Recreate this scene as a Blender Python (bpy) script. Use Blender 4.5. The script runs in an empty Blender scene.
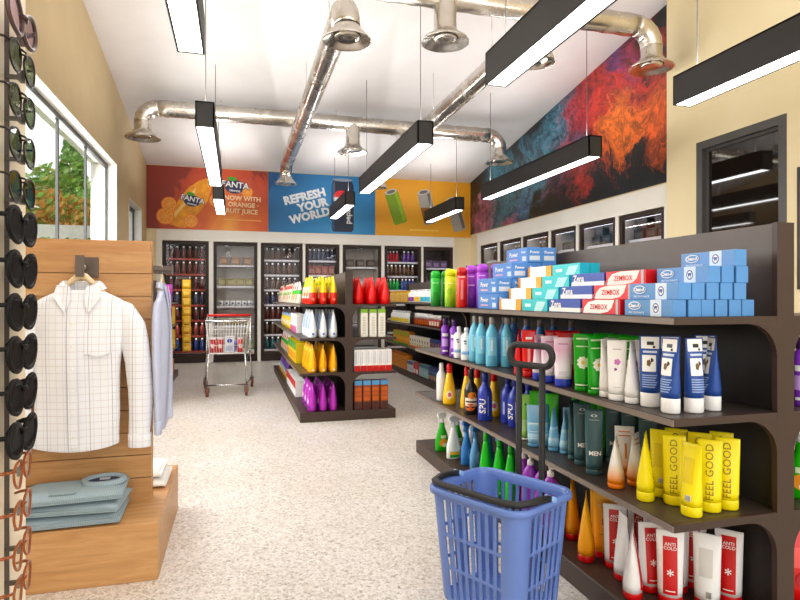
import bpy, bmesh, math, random
from mathutils import Vector, Matrix
random.seed(7)
C = bpy.context.scene.collection
PI = math.pi
# ---------------------------------------------------------------- camera numbers (metres, Y runs into the shop)
F, EYE, HOR = 580.0, 1.15, 298.0
TH = math.atan(163.5 / F); CT, ST = math.cos(TH), math.sin(TH)
def onZ(px, py, Z):
    a = (px - 400) / F; d = F * (EYE - Z) / (py - HOR)
    return d * (a * CT + ST), d * (CT - a * ST)
def onX(px, X):
    a = (px - 400) / F; d = X / (a * CT + ST)
    return d * (CT - a * ST)
def onY(px, Y):
    a = (px - 400) / F; d = Y / (CT - a * ST)
    return d * (a * CT + ST)
def hgt(px, py, Y):
    a = (px - 400) / F; d = Y / (CT - a * ST)
    return EYE + (HOR - py) / F * d
def ceil_z(Y): return 3.47 + .162 * (10.85 - Y)

# ---------------------------------------------------------------- materials
def lin(c):
    return tuple(((v / 12.92) if v <= .04045 else ((v + .055) / 1.055) ** 2.4) for v in c)
def hexc(h): return lin(tuple(int(h[i:i + 2], 16) / 255 for i in (0, 2, 4)))
def satur(hx):
    c = hexc(hx); g = .3 * c[0] + .59 * c[1] + .11 * c[2]; return tuple(max(0, min(1, g + (v - g) * 1.16)) for v in c)
MATS = {}; SAT = 1.16
def M(h, rough=.45, metal=0, noise=.04, scale=12, emit=0, bump=0, coat=0, spec=.5):
    key = (h, rough, metal, noise, scale, emit, bump, coat, spec)
    if key in MATS: return MATS[key]
    m = bpy.data.materials.new('paint_' + h); m.use_nodes = True
    nt = m.node_tree; b = nt.nodes['Principled BSDF']
    c = hexc(h); g = .3 * c[0] + .59 * c[1] + .11 * c[2]; c = tuple(max(0, min(1, g + (v - g) * SAT)) for v in c)
    b.inputs['Roughness'].default_value = rough; b.inputs['Metallic'].default_value = metal
    b.inputs['Specular IOR Level'].default_value = spec
    if coat: b.inputs['Coat Weight'].default_value = coat
    tc = nt.nodes.new('ShaderNodeTexCoord'); n = nt.nodes.new('ShaderNodeTexNoise')
    n.inputs['Scale'].default_value = scale; n.inputs['Detail'].default_value = 3
    nt.links.new(tc.outputs['Object'], n.inputs['Vector'])
    r = nt.nodes.new('ShaderNodeValToRGB')
    r.color_ramp.elements[0].position = .3; r.color_ramp.elements[1].position = .7
    r.color_ramp.elements[0].color = (*[v * (1 - noise) for v in c], 1)
    r.color_ramp.elements[1].color = (*[min(1, v * (1 + noise)) for v in c], 1)
    nt.links.new(n.outputs['Fac'], r.inputs['Fac']); nt.links.new(r.outputs['Color'], b.inputs['Base Color'])
    if emit:
        b.inputs['Emission Color'].default_value = (*c, 1); b.inputs['Emission Strength'].default_value = emit
    if bump:
        bp = nt.nodes.new('ShaderNodeBump'); bp.inputs['Strength'].default_value = bump; bp.inputs['Distance'].default_value = .01
        nt.links.new(n.outputs['Fac'], bp.inputs['Height']); nt.links.new(bp.outputs['Normal'], b.inputs['Normal'])
    MATS[key] = m; return m
def nodes_mat(name, rough=.5):
    m = bpy.data.materials.new(name); m.use_nodes = True
    nt = m.node_tree; b = nt.nodes['Principled BSDF']; b.inputs['Roughness'].default_value = rough
    N = lambda t, **kw: _node(nt, t, kw)
    return m, nt, b, N
def _node(nt, t, kw):
    n = nt.nodes.new('ShaderNode' + t)
    for k, v in kw.items():
        if k in n.inputs: n.inputs[k].default_value = v
        else: setattr(n, k, v)
    return n
def ramp(nt, N, src, stops, interp='LINEAR'):
    r = N('ValToRGB'); cr = r.color_ramp; cr.interpolation = interp
    while len(cr.elements) < len(stops): cr.elements.new(.5)
    for e, (p, c) in zip(cr.elements, stops):
        e.position = p; e.color = (*(hexc(c) if isinstance(c, str) else c), 1)
    nt.links.new(src, r.inputs['Fac']); return r.outputs['Color']
def mixc(nt, N, fac, a, b, blend='MIX'):
    m = N('Mix', data_type='RGBA', blend_type=blend)
    if hasattr(fac, 'links'): nt.links.new(fac, m.inputs[0])
    else: m.inputs[0].default_value = fac
    for s, v in ((6, a), (7, b)):
        if hasattr(v, 'links'): nt.links.new(v, m.inputs[s])
        else: m.inputs[s].default_value = (*(hexc(v) if isinstance(v, str) else v), 1)
    return m.outputs[2]

def wood_mat(name, base, dark, light, axis='X'):
    m, nt, b, N = nodes_mat(name, .42)
    tc = N('TexCoord'); mp = N('Mapping'); nt.links.new(tc.outputs['Object'], mp.inputs['Vector'])
    mp.inputs['Scale'].default_value = (1.5, 14, 14) if axis == 'X' else (14, 1.5, 14)
    n = N('TexNoise', Scale=2.2, Detail=7, Roughness=.65, Distortion=.6); nt.links.new(mp.outputs['Vector'], n.inputs['Vector'])
    n2 = N('TexNoise', Scale=.9, Detail=2); nt.links.new(tc.outputs['Object'], n2.inputs['Vector'])
    c1 = ramp(nt, N, n.outputs['Fac'], [(.3, dark), (.5, base), (.72, light)])
    c2 = mixc(nt, N, .25, c1, ramp(nt, N, n2.outputs['Fac'], [(.35, dark), (.65, light)]))
    nt.links.new(c2, b.inputs['Base Color']); return m
WOOD = wood_mat('oak_veneer', 'C28E57', 'AA7640', 'D4A66E')
HANGERWOOD = wood_mat('pale_beech', 'E2C79A', 'D2B27E', 'EFD9B2')

def floor_mat():
    m, nt, b, N = nodes_mat('terrazzo', .32)
    tc = N('TexCoord')
    v = N('TexVoronoi', Scale=72); nt.links.new(tc.outputs['Object'], v.inputs['Vector'])
    v2 = N('TexVoronoi', Scale=135); nt.links.new(tc.outputs['Object'], v2.inputs['Vector'])
    sep = N('SeparateColor'); nt.links.new(v.outputs['Color'], sep.inputs[0])
    sep2 = N('SeparateColor'); nt.links.new(v2.outputs['Color'], sep2.inputs[0])
    chips = ramp(nt, N, sep.outputs[0], [(0, 'D3CBC2'), (.18, 'E9E5E0'), (.4, 'F1EEEA'), (.58, 'C4BAAE'), (.68, 'E8E3DD'), (.84, 'A0958A'), (.90, 'D9CFC4')], 'CONSTANT')
    fine = ramp(nt, N, sep2.outputs[0], [(0, 'E0DAD3'), (.35, 'F0ECE8'), (.7, 'C6BBAF'), (.9, '8F8377')], 'CONSTANT')
    col = mixc(nt, N, .5, chips, fine)
    n = N('TexNoise', Scale=1.1, Detail=2); nt.links.new(tc.outputs['Object'], n.inputs['Vector'])
    col = mixc(nt, N, .32, col, ramp(nt, N, n.outputs['Fac'], [(.32, 'D9C6A6'), (.68, 'FCFAF8')]), 'MULTIPLY')
    nt.links.new(col, b.inputs['Base Color'])
    bp = N('Bump', Strength=.08, Distance=.002); nt.links.new(v.outputs['Distance'], bp.inputs['Height']); nt.links.new(bp.outputs['Normal'], b.inputs['Normal'])
    return m
def plaster(name, c1, c2, s=1.3):
    m, nt, b, N = nodes_mat(name, .85)
    tc = N('TexCoord'); n = N('TexNoise', Scale=s, Detail=6, Roughness=.6); nt.links.new(tc.outputs['Object'], n.inputs['Vector'])
    nt.links.new(ramp(nt, N, n.outputs['Fac'], [(.3, c1), (.7, c2)]), b.inputs['Base Color'])
    n2 = N('TexNoise', Scale=60, Detail=3); nt.links.new(tc.outputs['Object'], n2.inputs['Vector'])
    bp = N('Bump', Strength=.05, Distance=.004); nt.links.new(n2.outputs['Fac'], bp.inputs['Height']); nt.links.new(bp.outputs['Normal'], b.inputs['Normal'])
    return m
def steel_mat():
    m, nt, b, N = nodes_mat('spiral_duct_steel', .25); b.inputs['Metallic'].default_value = 1
    tc = N('TexCoord'); n = N('TexNoise', Scale=3, Detail=3, Roughness=.6); nt.links.new(tc.outputs['Object'], n.inputs['Vector'])
    nt.links.new(ramp(nt, N, n.outputs['Fac'], [(.3, 'C4BDB3'), (.7, 'E6E0D7')]), b.inputs['Base Color'])
    nt.links.new(ramp(nt, N, n.outputs['Fac'], [(.3, (.2,) * 3), (.7, (.32,) * 3)]), b.inputs['Roughness'])
    return m
def glass_mat(name, tint=(1, 1, 1), refl=.006, rough=.02, edge=.14):
    m = bpy.data.materials.new(name); m.use_nodes = True; nt = m.node_tree
    for n in list(nt.nodes): nt.nodes.remove(n)
    N = lambda t, **kw: _node(nt, t, kw)
    o = N('OutputMaterial'); t = N('BsdfTransparent'); g = N('BsdfGlossy'); x = N('MixShader')
    t.inputs['Color'].default_value = (*tint, 1); g.inputs['Roughness'].default_value = rough
    lw = N('LayerWeight', Blend=.3); mt = N('Math', operation='MULTIPLY_ADD'); mt.inputs[1].default_value = edge; mt.inputs[2].default_value = refl
    nt.links.new(lw.outputs['Fresnel'], mt.inputs[0])
    nt.links.new(mt.outputs[0], x.inputs[0]); nt.links.new(t.outputs[0], x.inputs[1]); nt.links.new(g.outputs[0], x.inputs[2]); nt.links.new(x.outputs[0], o.inputs[0])
    return m
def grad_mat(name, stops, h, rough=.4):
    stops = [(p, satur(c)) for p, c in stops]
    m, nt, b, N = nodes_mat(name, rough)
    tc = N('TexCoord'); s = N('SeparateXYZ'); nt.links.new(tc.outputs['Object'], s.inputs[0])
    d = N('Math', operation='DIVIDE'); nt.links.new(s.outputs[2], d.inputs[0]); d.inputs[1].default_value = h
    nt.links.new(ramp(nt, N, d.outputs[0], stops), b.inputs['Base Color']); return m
def check_mat():
    m, nt, b, N = nodes_mat('checked_cotton', .9)
    tc = N('TexCoord'); s = N('SeparateXYZ'); nt.links.new(tc.outputs['Object'], s.inputs[0])
    outs = []
    for ax, per, ph in ((0, .026, 0), (2, .030, .3), (0, .078, .5)):
        q = N('Math', operation='MULTIPLY_ADD'); q.inputs[1].default_value = 1 / per; q.inputs[2].default_value = 100 + ph; nt.links.new(s.outputs[ax], q.inputs[0])
        fr = N('Math', operation='FRACT'); nt.links.new(q.outputs[0], fr.inputs[0])
        lt = N('Math', operation='LESS_THAN'); lt.inputs[1].default_value = .075 if per < .07 else .04; nt.links.new(fr.outputs[0], lt.inputs[0]); outs.append(lt.outputs[0])
    n = N('TexNoise', Scale=5, Detail=3); nt.links.new(tc.outputs['Object'], n.inputs['Vector'])
    c = ramp(nt, N, n.outputs['Fac'], [(.3, 'E8E9EE'), (.7, 'F2F3F6')])
    c = mixc(nt, N, outs[0], c, 'D9D2CF'); c = mixc(nt, N, outs[1], c, 'D6D0CF'); c = mixc(nt, N, outs[2], c, 'BDBCC6')
    nt.links.new(c, b.inputs['Base Color'])
    b.inputs['Sheen Weight'].default_value = .2
    return m
def stripe_mat():
    m, nt, b, N = nodes_mat('grey_blue_cotton', .9)
    tc = N('TexCoord'); s = N('SeparateXYZ'); nt.links.new(tc.outputs['Object'], s.inputs[0])
    q = N('Math', operation='MULTIPLY'); q.inputs[1].default_value = 160; nt.links.new(s.outputs[0], q.inputs[0])
    fr = N('Math', operation='FRACT'); nt.links.new(q.outputs[0], fr.inputs[0])
    nt.links.new(ramp(nt, N, fr.outputs[0], [(.35, 'A3B4BA'), (.6, '8FA3AB')]), b.inputs['Base Color']); return m

def ink_mat():
    m, nt, b, N = nodes_mat('ink_cloud_print', .35)
    tc = N('TexCoord'); P = tc.outputs['Object']
    n = N('TexNoise', Scale=.75, Detail=5, Roughness=.62, Distortion=.8); nt.links.new(P, n.inputs['Vector'])
    sub = N('VectorMath', operation='SUBTRACT'); nt.links.new(n.outputs['Color'], sub.inputs[0]); sub.inputs[1].default_value = (.5, .5, .5)
    sc = N('VectorMath', operation='SCALE'); sc.inputs['Scale'].default_value = 1.5; nt.links.new(sub.outputs[0], sc.inputs[0])
    ad = N('VectorMath', operation='ADD'); nt.links.new(P, ad.inputs[0]); nt.links.new(sc.outputs[0], ad.inputs[1])
    wv = N('TexNoise', Scale=1.7, Detail=10, Roughness=.68, Distortion=2.0); nt.links.new(ad.outputs[0], wv.inputs['Vector'])
    vn = N('TexNoise', Scale=5.5, Detail=6, Roughness=.7, Distortion=1.5); nt.links.new(ad.outputs[0], vn.inputs['Vector'])
    wz = N('MapRange'); wz.inputs[1].default_value = .3; wz.inputs[2].default_value = .7; wz.inputs[3].default_value = -.75; wz.inputs[4].default_value = .55; nt.links.new(wv.outputs['Fac'], wz.inputs[0])
    mp = N('Mapping'); nt.links.new(ad.outputs[0], mp.inputs['Vector']); mp.inputs['Scale'].default_value = (0, 1, 1)
    def blob(cy, cz, r, soft, gain):
        d = N('VectorMath', operation='DISTANCE'); nt.links.new(mp.outputs[0], d.inputs[0]); d.inputs[1].default_value = (0, cy, cz)
        r_ = N('MapRange'); r_.clamp = False; r_.inputs[1].default_value = r; r_.inputs[2].default_value = r - soft; nt.links.new(d.outputs['Value'], r_.inputs[0])
        su = N('Math', operation='ADD'); nt.links.new(r_.outputs[0], su.inputs[0]); nt.links.new(wz.outputs[0], su.inputs[1])
        cl = N('MapRange'); cl.inputs[1].default_value = .02; cl.inputs[2].default_value = .75; cl.inputs[4].default_value = gain; nt.links.new(su.outputs[0], cl.inputs[0])
        return cl.outputs[0]
    col = ramp(nt, N, n.outputs['Fac'], [(.35, '03060A'), (.62, '07141A'), (.85, '0C2A2E')])
    for (cy, cz, r, so, c, g) in ((9.4, 3.0, 1.1, 1.0, '3A8AA0', .9), (8.2, 3.25, .8, .7, '4A9FBE', .9), (8.7, 2.6, .6, .5, '4C86B0', .9), (7.45, 3.75, .55, .5, '4FA6C6', .8), (10.3, 2.45, .6, .5, 'D07A92', .9), (9.2, 2.4, .4, .4, 'B8506C', .9),
                              (7.6, 3.0, .5, .5, '8A2F5E', .8), (6.95, 2.75, .34, .3, 'D8372C', 1), (6.9, 3.65, .85, .7, 'C8263A', .95), (6.2, 3.75, .95, .7, 'D8331F', 1),
                              (5.55, 3.2, .62, .5, 'EE641A', 1), (6.1, 3.3, .5, .4, 'FA7A1E', 1), (6.1, 4.2, .5, .5, '3F3A7E', .8), (5.5, 3.75, .45, .4, 'B8301E', .9), (7.0, 3.15, .4, .4, '2E5C86', .8)):
        col = mixc(nt, N, blob(cy, cz, r, so, g), col, c)
    col = mixc(nt, N, .75, col, ramp(nt, N, vn.outputs['Fac'], [(.36, (.08, .08, .1)), (.5, (.62, .6, .6)), (.66, (1.25, 1.2, 1.2))]), 'MULTIPLY')
    nt.links.new(col, b.inputs['Base Color']); return m
def banner_mat(name, stops, cx, cz, r, s=2.0):
    m, nt, b, N = nodes_mat(name, .5)
    tc = N('TexCoord'); mp = N('Mapping'); nt.links.new(tc.outputs['Object'], mp.inputs['Vector'])
    n = N('TexNoise', Scale=s, Detail=7, Roughness=.65, Distortion=1.0); nt.links.new(mp.outputs[0], n.inputs['Vector'])
    d = N('VectorMath', operation='DISTANCE'); nt.links.new(tc.outputs['Object'], d.inputs[0]); d.inputs[1].default_value = (cx, 0, cz)
    q = N('Math', operation='DIVIDE'); nt.links.new(d.outputs['Value'], q.inputs[0]); q.inputs[1].default_value = r
    a = N('Math', operation='MULTIPLY_ADD'); nt.links.new(n.outputs['Fac'], a.inputs[0]); a.inputs[1].default_value = .55 if s > 1 else .1; nt.links.new(q.outputs[0], a.inputs[2])
    nt.links.new(ramp(nt, N, a.outputs[0], stops), b.inputs['Base Color']); return m

STEEL = steel_mat()
CHROME = M('D8D8D8', .18, 1)
SHELF = M('3E3029', .45, noise=.06, spec=.35)        # brown-grey powder coat
SHELF_D = M('2E2825', .5)
SHELF_EDGE = M('786C62', .35)
BLACK = M('141312', .35); BLACK_M = M('1B1A19', .6)
WHITE = M('F3F1EE', .5); CREAM = M('F2EBDD', .6)
DIFF = M('FFFFFF', .5, emit=13)
GLASS = glass_mat('clear_door_glass')
DARKGLASS = M('17120F', .04, 0, coat=1)

# ---------------------------------------------------------------- geometry helpers
class MB:
    def __init__(s): s.bm = bmesh.new()
    def face(s, vs, mi=0, smooth=False):
        try: f = s.bm.faces.new(vs)
        except ValueError: return None
        f.material_index = mi; f.smooth = smooth; return f
    def box(s, x0, x1, y0, y1, z0, z1, mi=0, mat=None):
        P = [(x, y, z) for z in (z0, z1) for y in (y0, y1) for x in (x0, x1)]
        v = [s.bm.verts.new(mat @ Vector(p) if mat else p) for p in P]
        for q in ((0, 2, 3, 1), (4, 5, 7, 6), (0, 1, 5, 4), (2, 6, 7, 3), (0, 4, 6, 2), (1, 3, 7, 5)): s.face([v[i] for i in q], mi)
        return s
    def rings(s, rings, mi=0, cap0=True, cap1=True, closed=True, smooth=True, mis=None):
        R = [[s.bm.verts.new(p) for p in r] for r in rings]
        n = len(R[0])
        for k in range(len(R) - 1):
            for i in range(n if closed else n - 1):
                s.face([R[k][i], R[k][(i + 1) % n], R[k + 1][(i + 1) % n], R[k + 1][i]], mis[k] if mis else mi, smooth)
        if cap0: s.face(R[0][::-1], mis[0] if mis else mi)
        if cap1: s.face(R[-1], mis[-1] if mis else mi)
        return R
    def lathe(s, prof, n=16, mi=0, mat=None, mis=None, caps=True):
        rg = []
        for z, r in prof:
            ring = [Vector((r * math.cos(2 * PI * i / n), r * math.sin(2 * PI * i / n), z)) for i in range(n)]
            rg.append([mat @ p for p in ring] if mat else ring)
        s.rings(rg, mi, caps, caps, mis=mis); return s
    def loft(s, secs, n=20, mi=0, mis=None):
        """secs: (z, a, b) or (z, a, b, cx, cy) ellipses"""
        rg = []
        for q in secs:
            z, a, b = q[:3]; cx, cy = (q[3], q[4]) if len(q) > 3 else (0, 0)
            rg.append([(cx + a * math.cos(2 * PI * i / n), cy + b * math.sin(2 * PI * i / n), z) for i in range(n)])
        s.rings(rg, mi, mis=mis); return s
    def tube(s, pts, r, n=8, mi=0, closed=False, caps=True):
        pts = [Vector(p) for p in pts]; rg = []; m = len(pts); up = None
        for i, p in enumerate(pts):
            if closed: t = (pts[(i + 1) % m] - pts[i - 1])
            else: t = pts[min(i + 1, m - 1)] - pts[max(i - 1, 0)]
            t.normalize()
            if up is None: up = Vector((0, 0, 1)) if abs(t.z) < .9 else Vector((1, 0, 0))
            a = t.cross(up); 
            if a.length < 1e-5: a = t.orthogonal()
            a.normalize(); b = a.cross(t).normalized(); up = b
            rr = r[i] if isinstance(r, (list, tuple)) else r
            rg.append([p + a * rr * math.cos(2 * PI * k / n) + b * rr * math.sin(2 * PI * k / n) for k in range(n)])
        if closed: rg.append(rg[0]); s.rings(rg, mi, False, False)
        else: s.rings(rg, mi, caps, caps)
        return s
    def prism(s, poly, y0, y1, mi=0, plane='XZ'):
        mk = {'XZ': lambda p, y: (p[0], y, p[1]), 'XY': lambda p, y: (p[0], p[1], y), 'YZ': lambda p, y: (y, p[0], p[1])}[plane]
        s.rings([[mk(p, y0) for p in poly], [mk(p, y1) for p in poly]], mi, smooth=False); return s
    def quad(s, pts, mi=0): s.face([s.bm.verts.new(p) for p in pts], mi); return s
    def mesh(s, name, mats, normals=True):
        if normals: bmesh.ops.recalc_face_normals(s.bm, faces=s.bm.faces)
        me = bpy.data.meshes.new(name); s.bm.to_mesh(me); s.bm.free()
        for m in (mats if isinstance(mats, (list, tuple)) else [mats]): me.materials.append(m)
        return me
    def build(s, name, mats, parent=None, loc=None, rz=0):
        return mk(name, s.mesh(name, mats), parent, loc, rz)
def mk(name, me, parent=None, loc=None, rz=0):
    o = bpy.data.objects.new(name, me); C.objects.link(o)
    if parent: o.parent = parent
    if loc is not None: o.location = loc
    o.rotation_euler.z = rz; return o
LABELS = {}
def tag(o, label=None, cat=None, group=None, kind=None):
    if label:
        n = len(label.split())
        if n > 16 or n < 4: print('LABELLEN', n, label)
        if label in LABELS: print('DUPLABEL', label)
        LABELS[label] = o; o['label'] = label
    if cat: o['category'] = cat
    if group: o['group'] = group
    if kind: o['kind'] = kind
    return o
def empty(name, loc=(0, 0, 0), rz=0):
    o = bpy.data.objects.new(name, None); C.objects.link(o); o.location = loc; o.rotation_euler.z = rz; o.empty_display_size = .1; return o
def structure(o): o['kind'] = 'structure'; return o
ORD = ['', 'first', 'second', 'third', 'fourth', 'fifth', 'sixth', 'seventh', 'eighth', 'ninth', 'tenth', 'eleventh', 'twelfth']
def copy_tree(o, label):
    c = o.copy(); C.objects.link(c); c['label'] = label
    if label in LABELS: print('DUPLABEL', label)
    LABELS[label] = c
    for ch in o.children:
        d = ch.copy(); C.objects.link(d); d.parent = c
        for g in ch.children:
            e = g.copy(); C.objects.link(e); e.parent = d
    return c

# ---------------------------------------------------------------- lettering (flat meshes, made first while the scene is small)
TXT = {}
def text_mesh(body, size, bold=0.0, spacing=1.0):
    key = (body, size, bold, spacing)
    if key in TXT: return TXT[key]
    cu = bpy.data.curves.new('t', 'FONT'); cu.body = body; cu.size = size; cu.offset = bold; cu.align_x = 'CENTER'; cu.align_y = 'CENTER'
    cu.resolution_u = 2; cu.space_character = spacing; cu.space_line = .85
    ob = bpy.data.objects.new('t', cu); C.objects.link(ob)
    dg = bpy.context.evaluated_depsgraph_get(); me = bpy.data.meshes.new_from_object(ob.evaluated_get(dg))
    V = [tuple(v.co) for v in me.vertices]; Fs = [tuple(p.vertices) for p in me.polygons]
    bpy.data.objects.remove(ob); bpy.data.meshes.remove(me)
    TXT[key] = (V, Fs); return TXT[key]
def add_text(mb, body, size, fn, mi=0, rot=0, dx=0, dz=0, bold=0.0, spacing=1.0, sx=1.0):
    V, Fs = text_mesh(body, size, bold, spacing)
    cr, sr = math.cos(rot), math.sin(rot); out = []
    for x, y, _ in V:
        x *= sx
        out.append(mb.bm.verts.new(fn(x * cr - y * sr + dx, x * sr + y * cr + dz)))
    for f in Fs: mb.face([out[i] for i in f], mi)

# ---------------------------------------------------------------- product kinds: mesh data made once, objects linked per item
KIND = {}
def print_parts(mb, mats):
    """prints that sit far apart on one pack become parts of their own"""
    bm = mb.bm; bm.verts.index_update(); seen = {}; isl = []
    for v in bm.verts:
        if v in seen: continue
        st, grp = [v], []
        seen[v] = 1
        while st:
            q = st.pop(); grp.append(q)
            for e in q.link_edges:
                o = e.other_vert(q)
                if o not in seen: seen[o] = 1; st.append(o)
        isl.append(grp)
    bx = []
    for g in isl:
        lo = [min(v.co[i] for v in g) for i in range(3)]; hi = [max(v.co[i] for v in g) for i in range(3)]; bx.append((lo, hi, max(h - l for l, h in zip(lo, hi))))
    par = list(range(len(isl)))
    def find(i):
        while par[i] != i: i = par[i]
        return i
    for i in range(len(isl)):
        for j in range(i):
            gap = math.sqrt(sum(max(0, bx[i][0][k] - bx[j][1][k], bx[j][0][k] - bx[i][1][k]) ** 2 for k in range(3)))
            if gap <= max(.019, .48 * max(bx[i][2], bx[j][2])): par[find(i)] = find(j)
    roots = sorted({find(i) for i in range(len(isl))}); out = []
    for r in roots:
        nb = MB(); vm = {}
        for i in range(len(isl)):
            if find(i) == r:
                for v in isl[i]: vm[v] = nb.bm.verts.new(v.co)
        for f in bm.faces:
            if f.verts[0] in vm: nb.face([vm[v] for v in f.verts], f.material_index, f.smooth)
        out.append(('label_print', nb.mesh('label_print', mats, False)))
    bm.free(); return out
def front_patch(mb, fn, x0, x1, z0, z1, mi=0, nx=8, nz=8):
    g = [[mb.bm.verts.new(fn(x0 + (x1 - x0) * i / nx, z0 + (z1 - z0) * k / nz)) for i in range(nx + 1)] for k in range(nz + 1)]
    for k in range(nz):
        for i in range(nx): mb.face([g[k][i], g[k][i + 1], g[k + 1][i + 1], g[k + 1][i]], mi, True)
def disc_patch(mb, fn, cx, cz, rx, rz, mi=0, n=14, a0=0, a1=2 * PI, petals=0):
    ctr = mb.bm.verts.new(fn(cx, cz)); pv = []
    for i in range(n + 1):
        a = a0 + (a1 - a0) * i / n; k = 1 if not petals else .72 + .28 * abs(math.cos(a * petals / 2))
        pv.append(mb.bm.verts.new(fn(cx + rx * k * math.cos(a), cz + rz * k * math.sin(a))))
    for i in range(n): mb.face([ctr, pv[i], pv[i + 1]], mi)
def interp(secs, z):
    for p, q in zip(secs, secs[1:]):
        if p[0] <= z <= q[0] and q[0] > p[0]:
            t = (z - p[0]) / (q[0] - p[0]); return [p[i] + (q[i] - p[i]) * t for i in range(1, len(p))]
    return list(secs[-1][1:]) if z > secs[-1][0] else list(secs[0][1:])
def surf_of(secs, off=.0009, back=1):
    def fn(x, z):
        a, b = interp(secs, z)[:2]; k = max(0, 1 - (x / max(a, 1e-4)) ** 2)
        return (x, back * -(b * math.sqrt(k) + off), z)
    return fn
def define(key, name, parts, cat):
    """parts: list of (part name, mesh); the first is the body"""
    KIND[key] = (name, parts, cat)
def tube_kind(key, w, d, h, body, cap, cap_h=.18, prints=(), name='squeeze_tube', cat='tube', top=1.12):
    a0, b0 = w / 2, d / 2; zc = cap_h * h
    bs = [(zc, a0 * .98, b0 * .98)]
    for k in range(1, 9):
        t = k / 8; bs.append((zc + (h * .955 - zc) * t, a0 * (1 + (top - 1) * t), b0 * (1 - t ** 1.35) + .0018))
    bs.append((h, a0 * top, .0018))
    mb = MB(); mb.loft(bs, 20); me = mb.mesh(name, body)
    cs = [(0, a0 * .93, b0 * .93), (.004, a0, b0), (zc - .003, a0, b0), (zc, a0 * .97, b0 * .97)]
    cb = MB(); cb.loft(cs, 20); parts = [(name, me), ('cap', cb.mesh('cap', cap))]
    fn, fb = surf_of(bs), surf_of(bs, .0009, -1)
    if prints:
        pm = MB(); mats = []
        for li, p in enumerate(prints):
            side0 = fb if p[0] == 'back' else fn
            side = lambda x, z, side0=side0, li=li: (lambda v: (v[0], v[1] - .00018 * li, v[2]))(side0(x, z))
            q = p[1:] if p[0] == 'back' else p
            if q[-1] not in mats: mats.append(q[-1])
            mi = mats.index(q[-1])
            if q[0] == 'rect': front_patch(pm, side, q[1] * w, q[2] * w, q[3] * h, q[4] * h, mi)
            elif q[0] == 'disc': disc_patch(pm, (lambda x, z: (side(x, z)[0], side(x, z)[1] - .0008, z)), q[1] * w, q[2] * h, q[3] * w, q[4] * w, mi, petals=q[5], n=24)
            elif q[0] == 'text': add_text(pm, q[1], q[2], (lambda x, z: (side(x, z)[0], side(x, z)[1] - .0012, z)), mi, q[5], q[3] * w, q[4] * h, bold=q[6])
        parts.extend(print_parts(pm, mats))
    define(key, name, parts, cat); return bs
def lathe_kind(key, prof, mat, cap=None, prints=(), name='bottle', cat='bottle', oval=1.0, n=18):
    """prof: [(z, r)]; cap: (prof, mat)"""
    secs = [(z, r, r * oval) for z, r in prof]
    mb = MB(); mb.loft(secs, n); parts = [(name, mb.mesh(name, mat))]
    if cap:
        cb = MB(); cb.loft([(z, r, r) for z, r in cap[0]], 14); parts.append(('cap', cb.mesh('cap', cap[1])))
    if prints:
        fn0 = surf_of(secs); pm = MB(); mats = []
        for li, q in enumerate(prints):
            fn = lambda x, z, li=li: (lambda v: (v[0], v[1] - .00018 * li, v[2]))(fn0(x, z))
            if q[-1] not in mats: mats.append(q[-1])
            mi = mats.index(q[-1])
            if q[0] == 'rect': front_patch(pm, fn, q[1], q[2], q[3], q[4], mi)
            elif q[0] == 'disc': disc_patch(pm, (lambda x, z: (x, fn(x, z)[1] - .0008, z)), q[1], q[2], q[3], q[4], mi, n=20)
            elif q[0] == 'text': add_text(pm, q[1], q[2], (lambda x, z: (x, fn(x, z)[1] - .0012, z)), mi, q[5], q[3], q[4], bold=q[6])
        parts.extend(print_parts(pm, mats))
    define(key, name, parts, cat)
def spray_kind(key, mat, head, h=.2, w=.085, prints=(), neck=None):
    hb = h * .74
    secs = [(0, w * .46, .026), (.006, w * .5, .03), (hb * .35, w * .5, .03), (hb * .6, w * .38, .026), (hb * .85, w * .2, .017), (hb, w * .17, .015)]
    mb = MB(); mb.loft(secs, 18); parts = [('spray_bottle', mb.mesh('spray_bottle', mat))]
    t = MB()
    t.loft([(hb, .015, .015), (hb + .016, .015, .015), (hb + .02, .011, .011), (h * .88, .011, .011)], 12)
    t.prism([(-.034, h * .97), (-.034, h * .90), (-.008, h * .86), (.02, h * .86), (.03, h * .90), (.026, h), (-.02, h)], -.010, .010)
    t.prism([(-.022, h * .88), (-.030, h * .76), (-.024, h * .75), (-.014, h * .88)], -.005, .005)
    parts.append(('trigger_head', t.mesh('trigger_head', head)))
    if prints:
        fn0 = surf_of(secs); pm = MB(); mats = []
        for li, q in enumerate(prints):
            fn = lambda x, z, li=li: (lambda v: (v[0], v[1] - .00018 * li, v[2]))(fn0(x, z))
            if q[-1] not in mats: mats.append(q[-1])
            mi = mats.index(q[-1])
            if q[0] == 'rect': front_patch(pm, fn, q[1], q[2], q[3], q[4], mi)
            elif q[0] == 'disc': disc_patch(pm, (lambda x, z: (x, fn(x, z)[1] - .0008, z)), q[1], q[2], q[3], q[4], mi, n=20)
            elif q[0] == 'text': add_text(pm, q[1], q[2], (lambda x, z: (x, fn(x, z)[1] - .0012, z)), mi, q[5], q[3], q[4], bold=q[6])
        parts.extend(print_parts(pm, mats))
    define(key, 'spray_bottle', parts, 'spray bottle')
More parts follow.
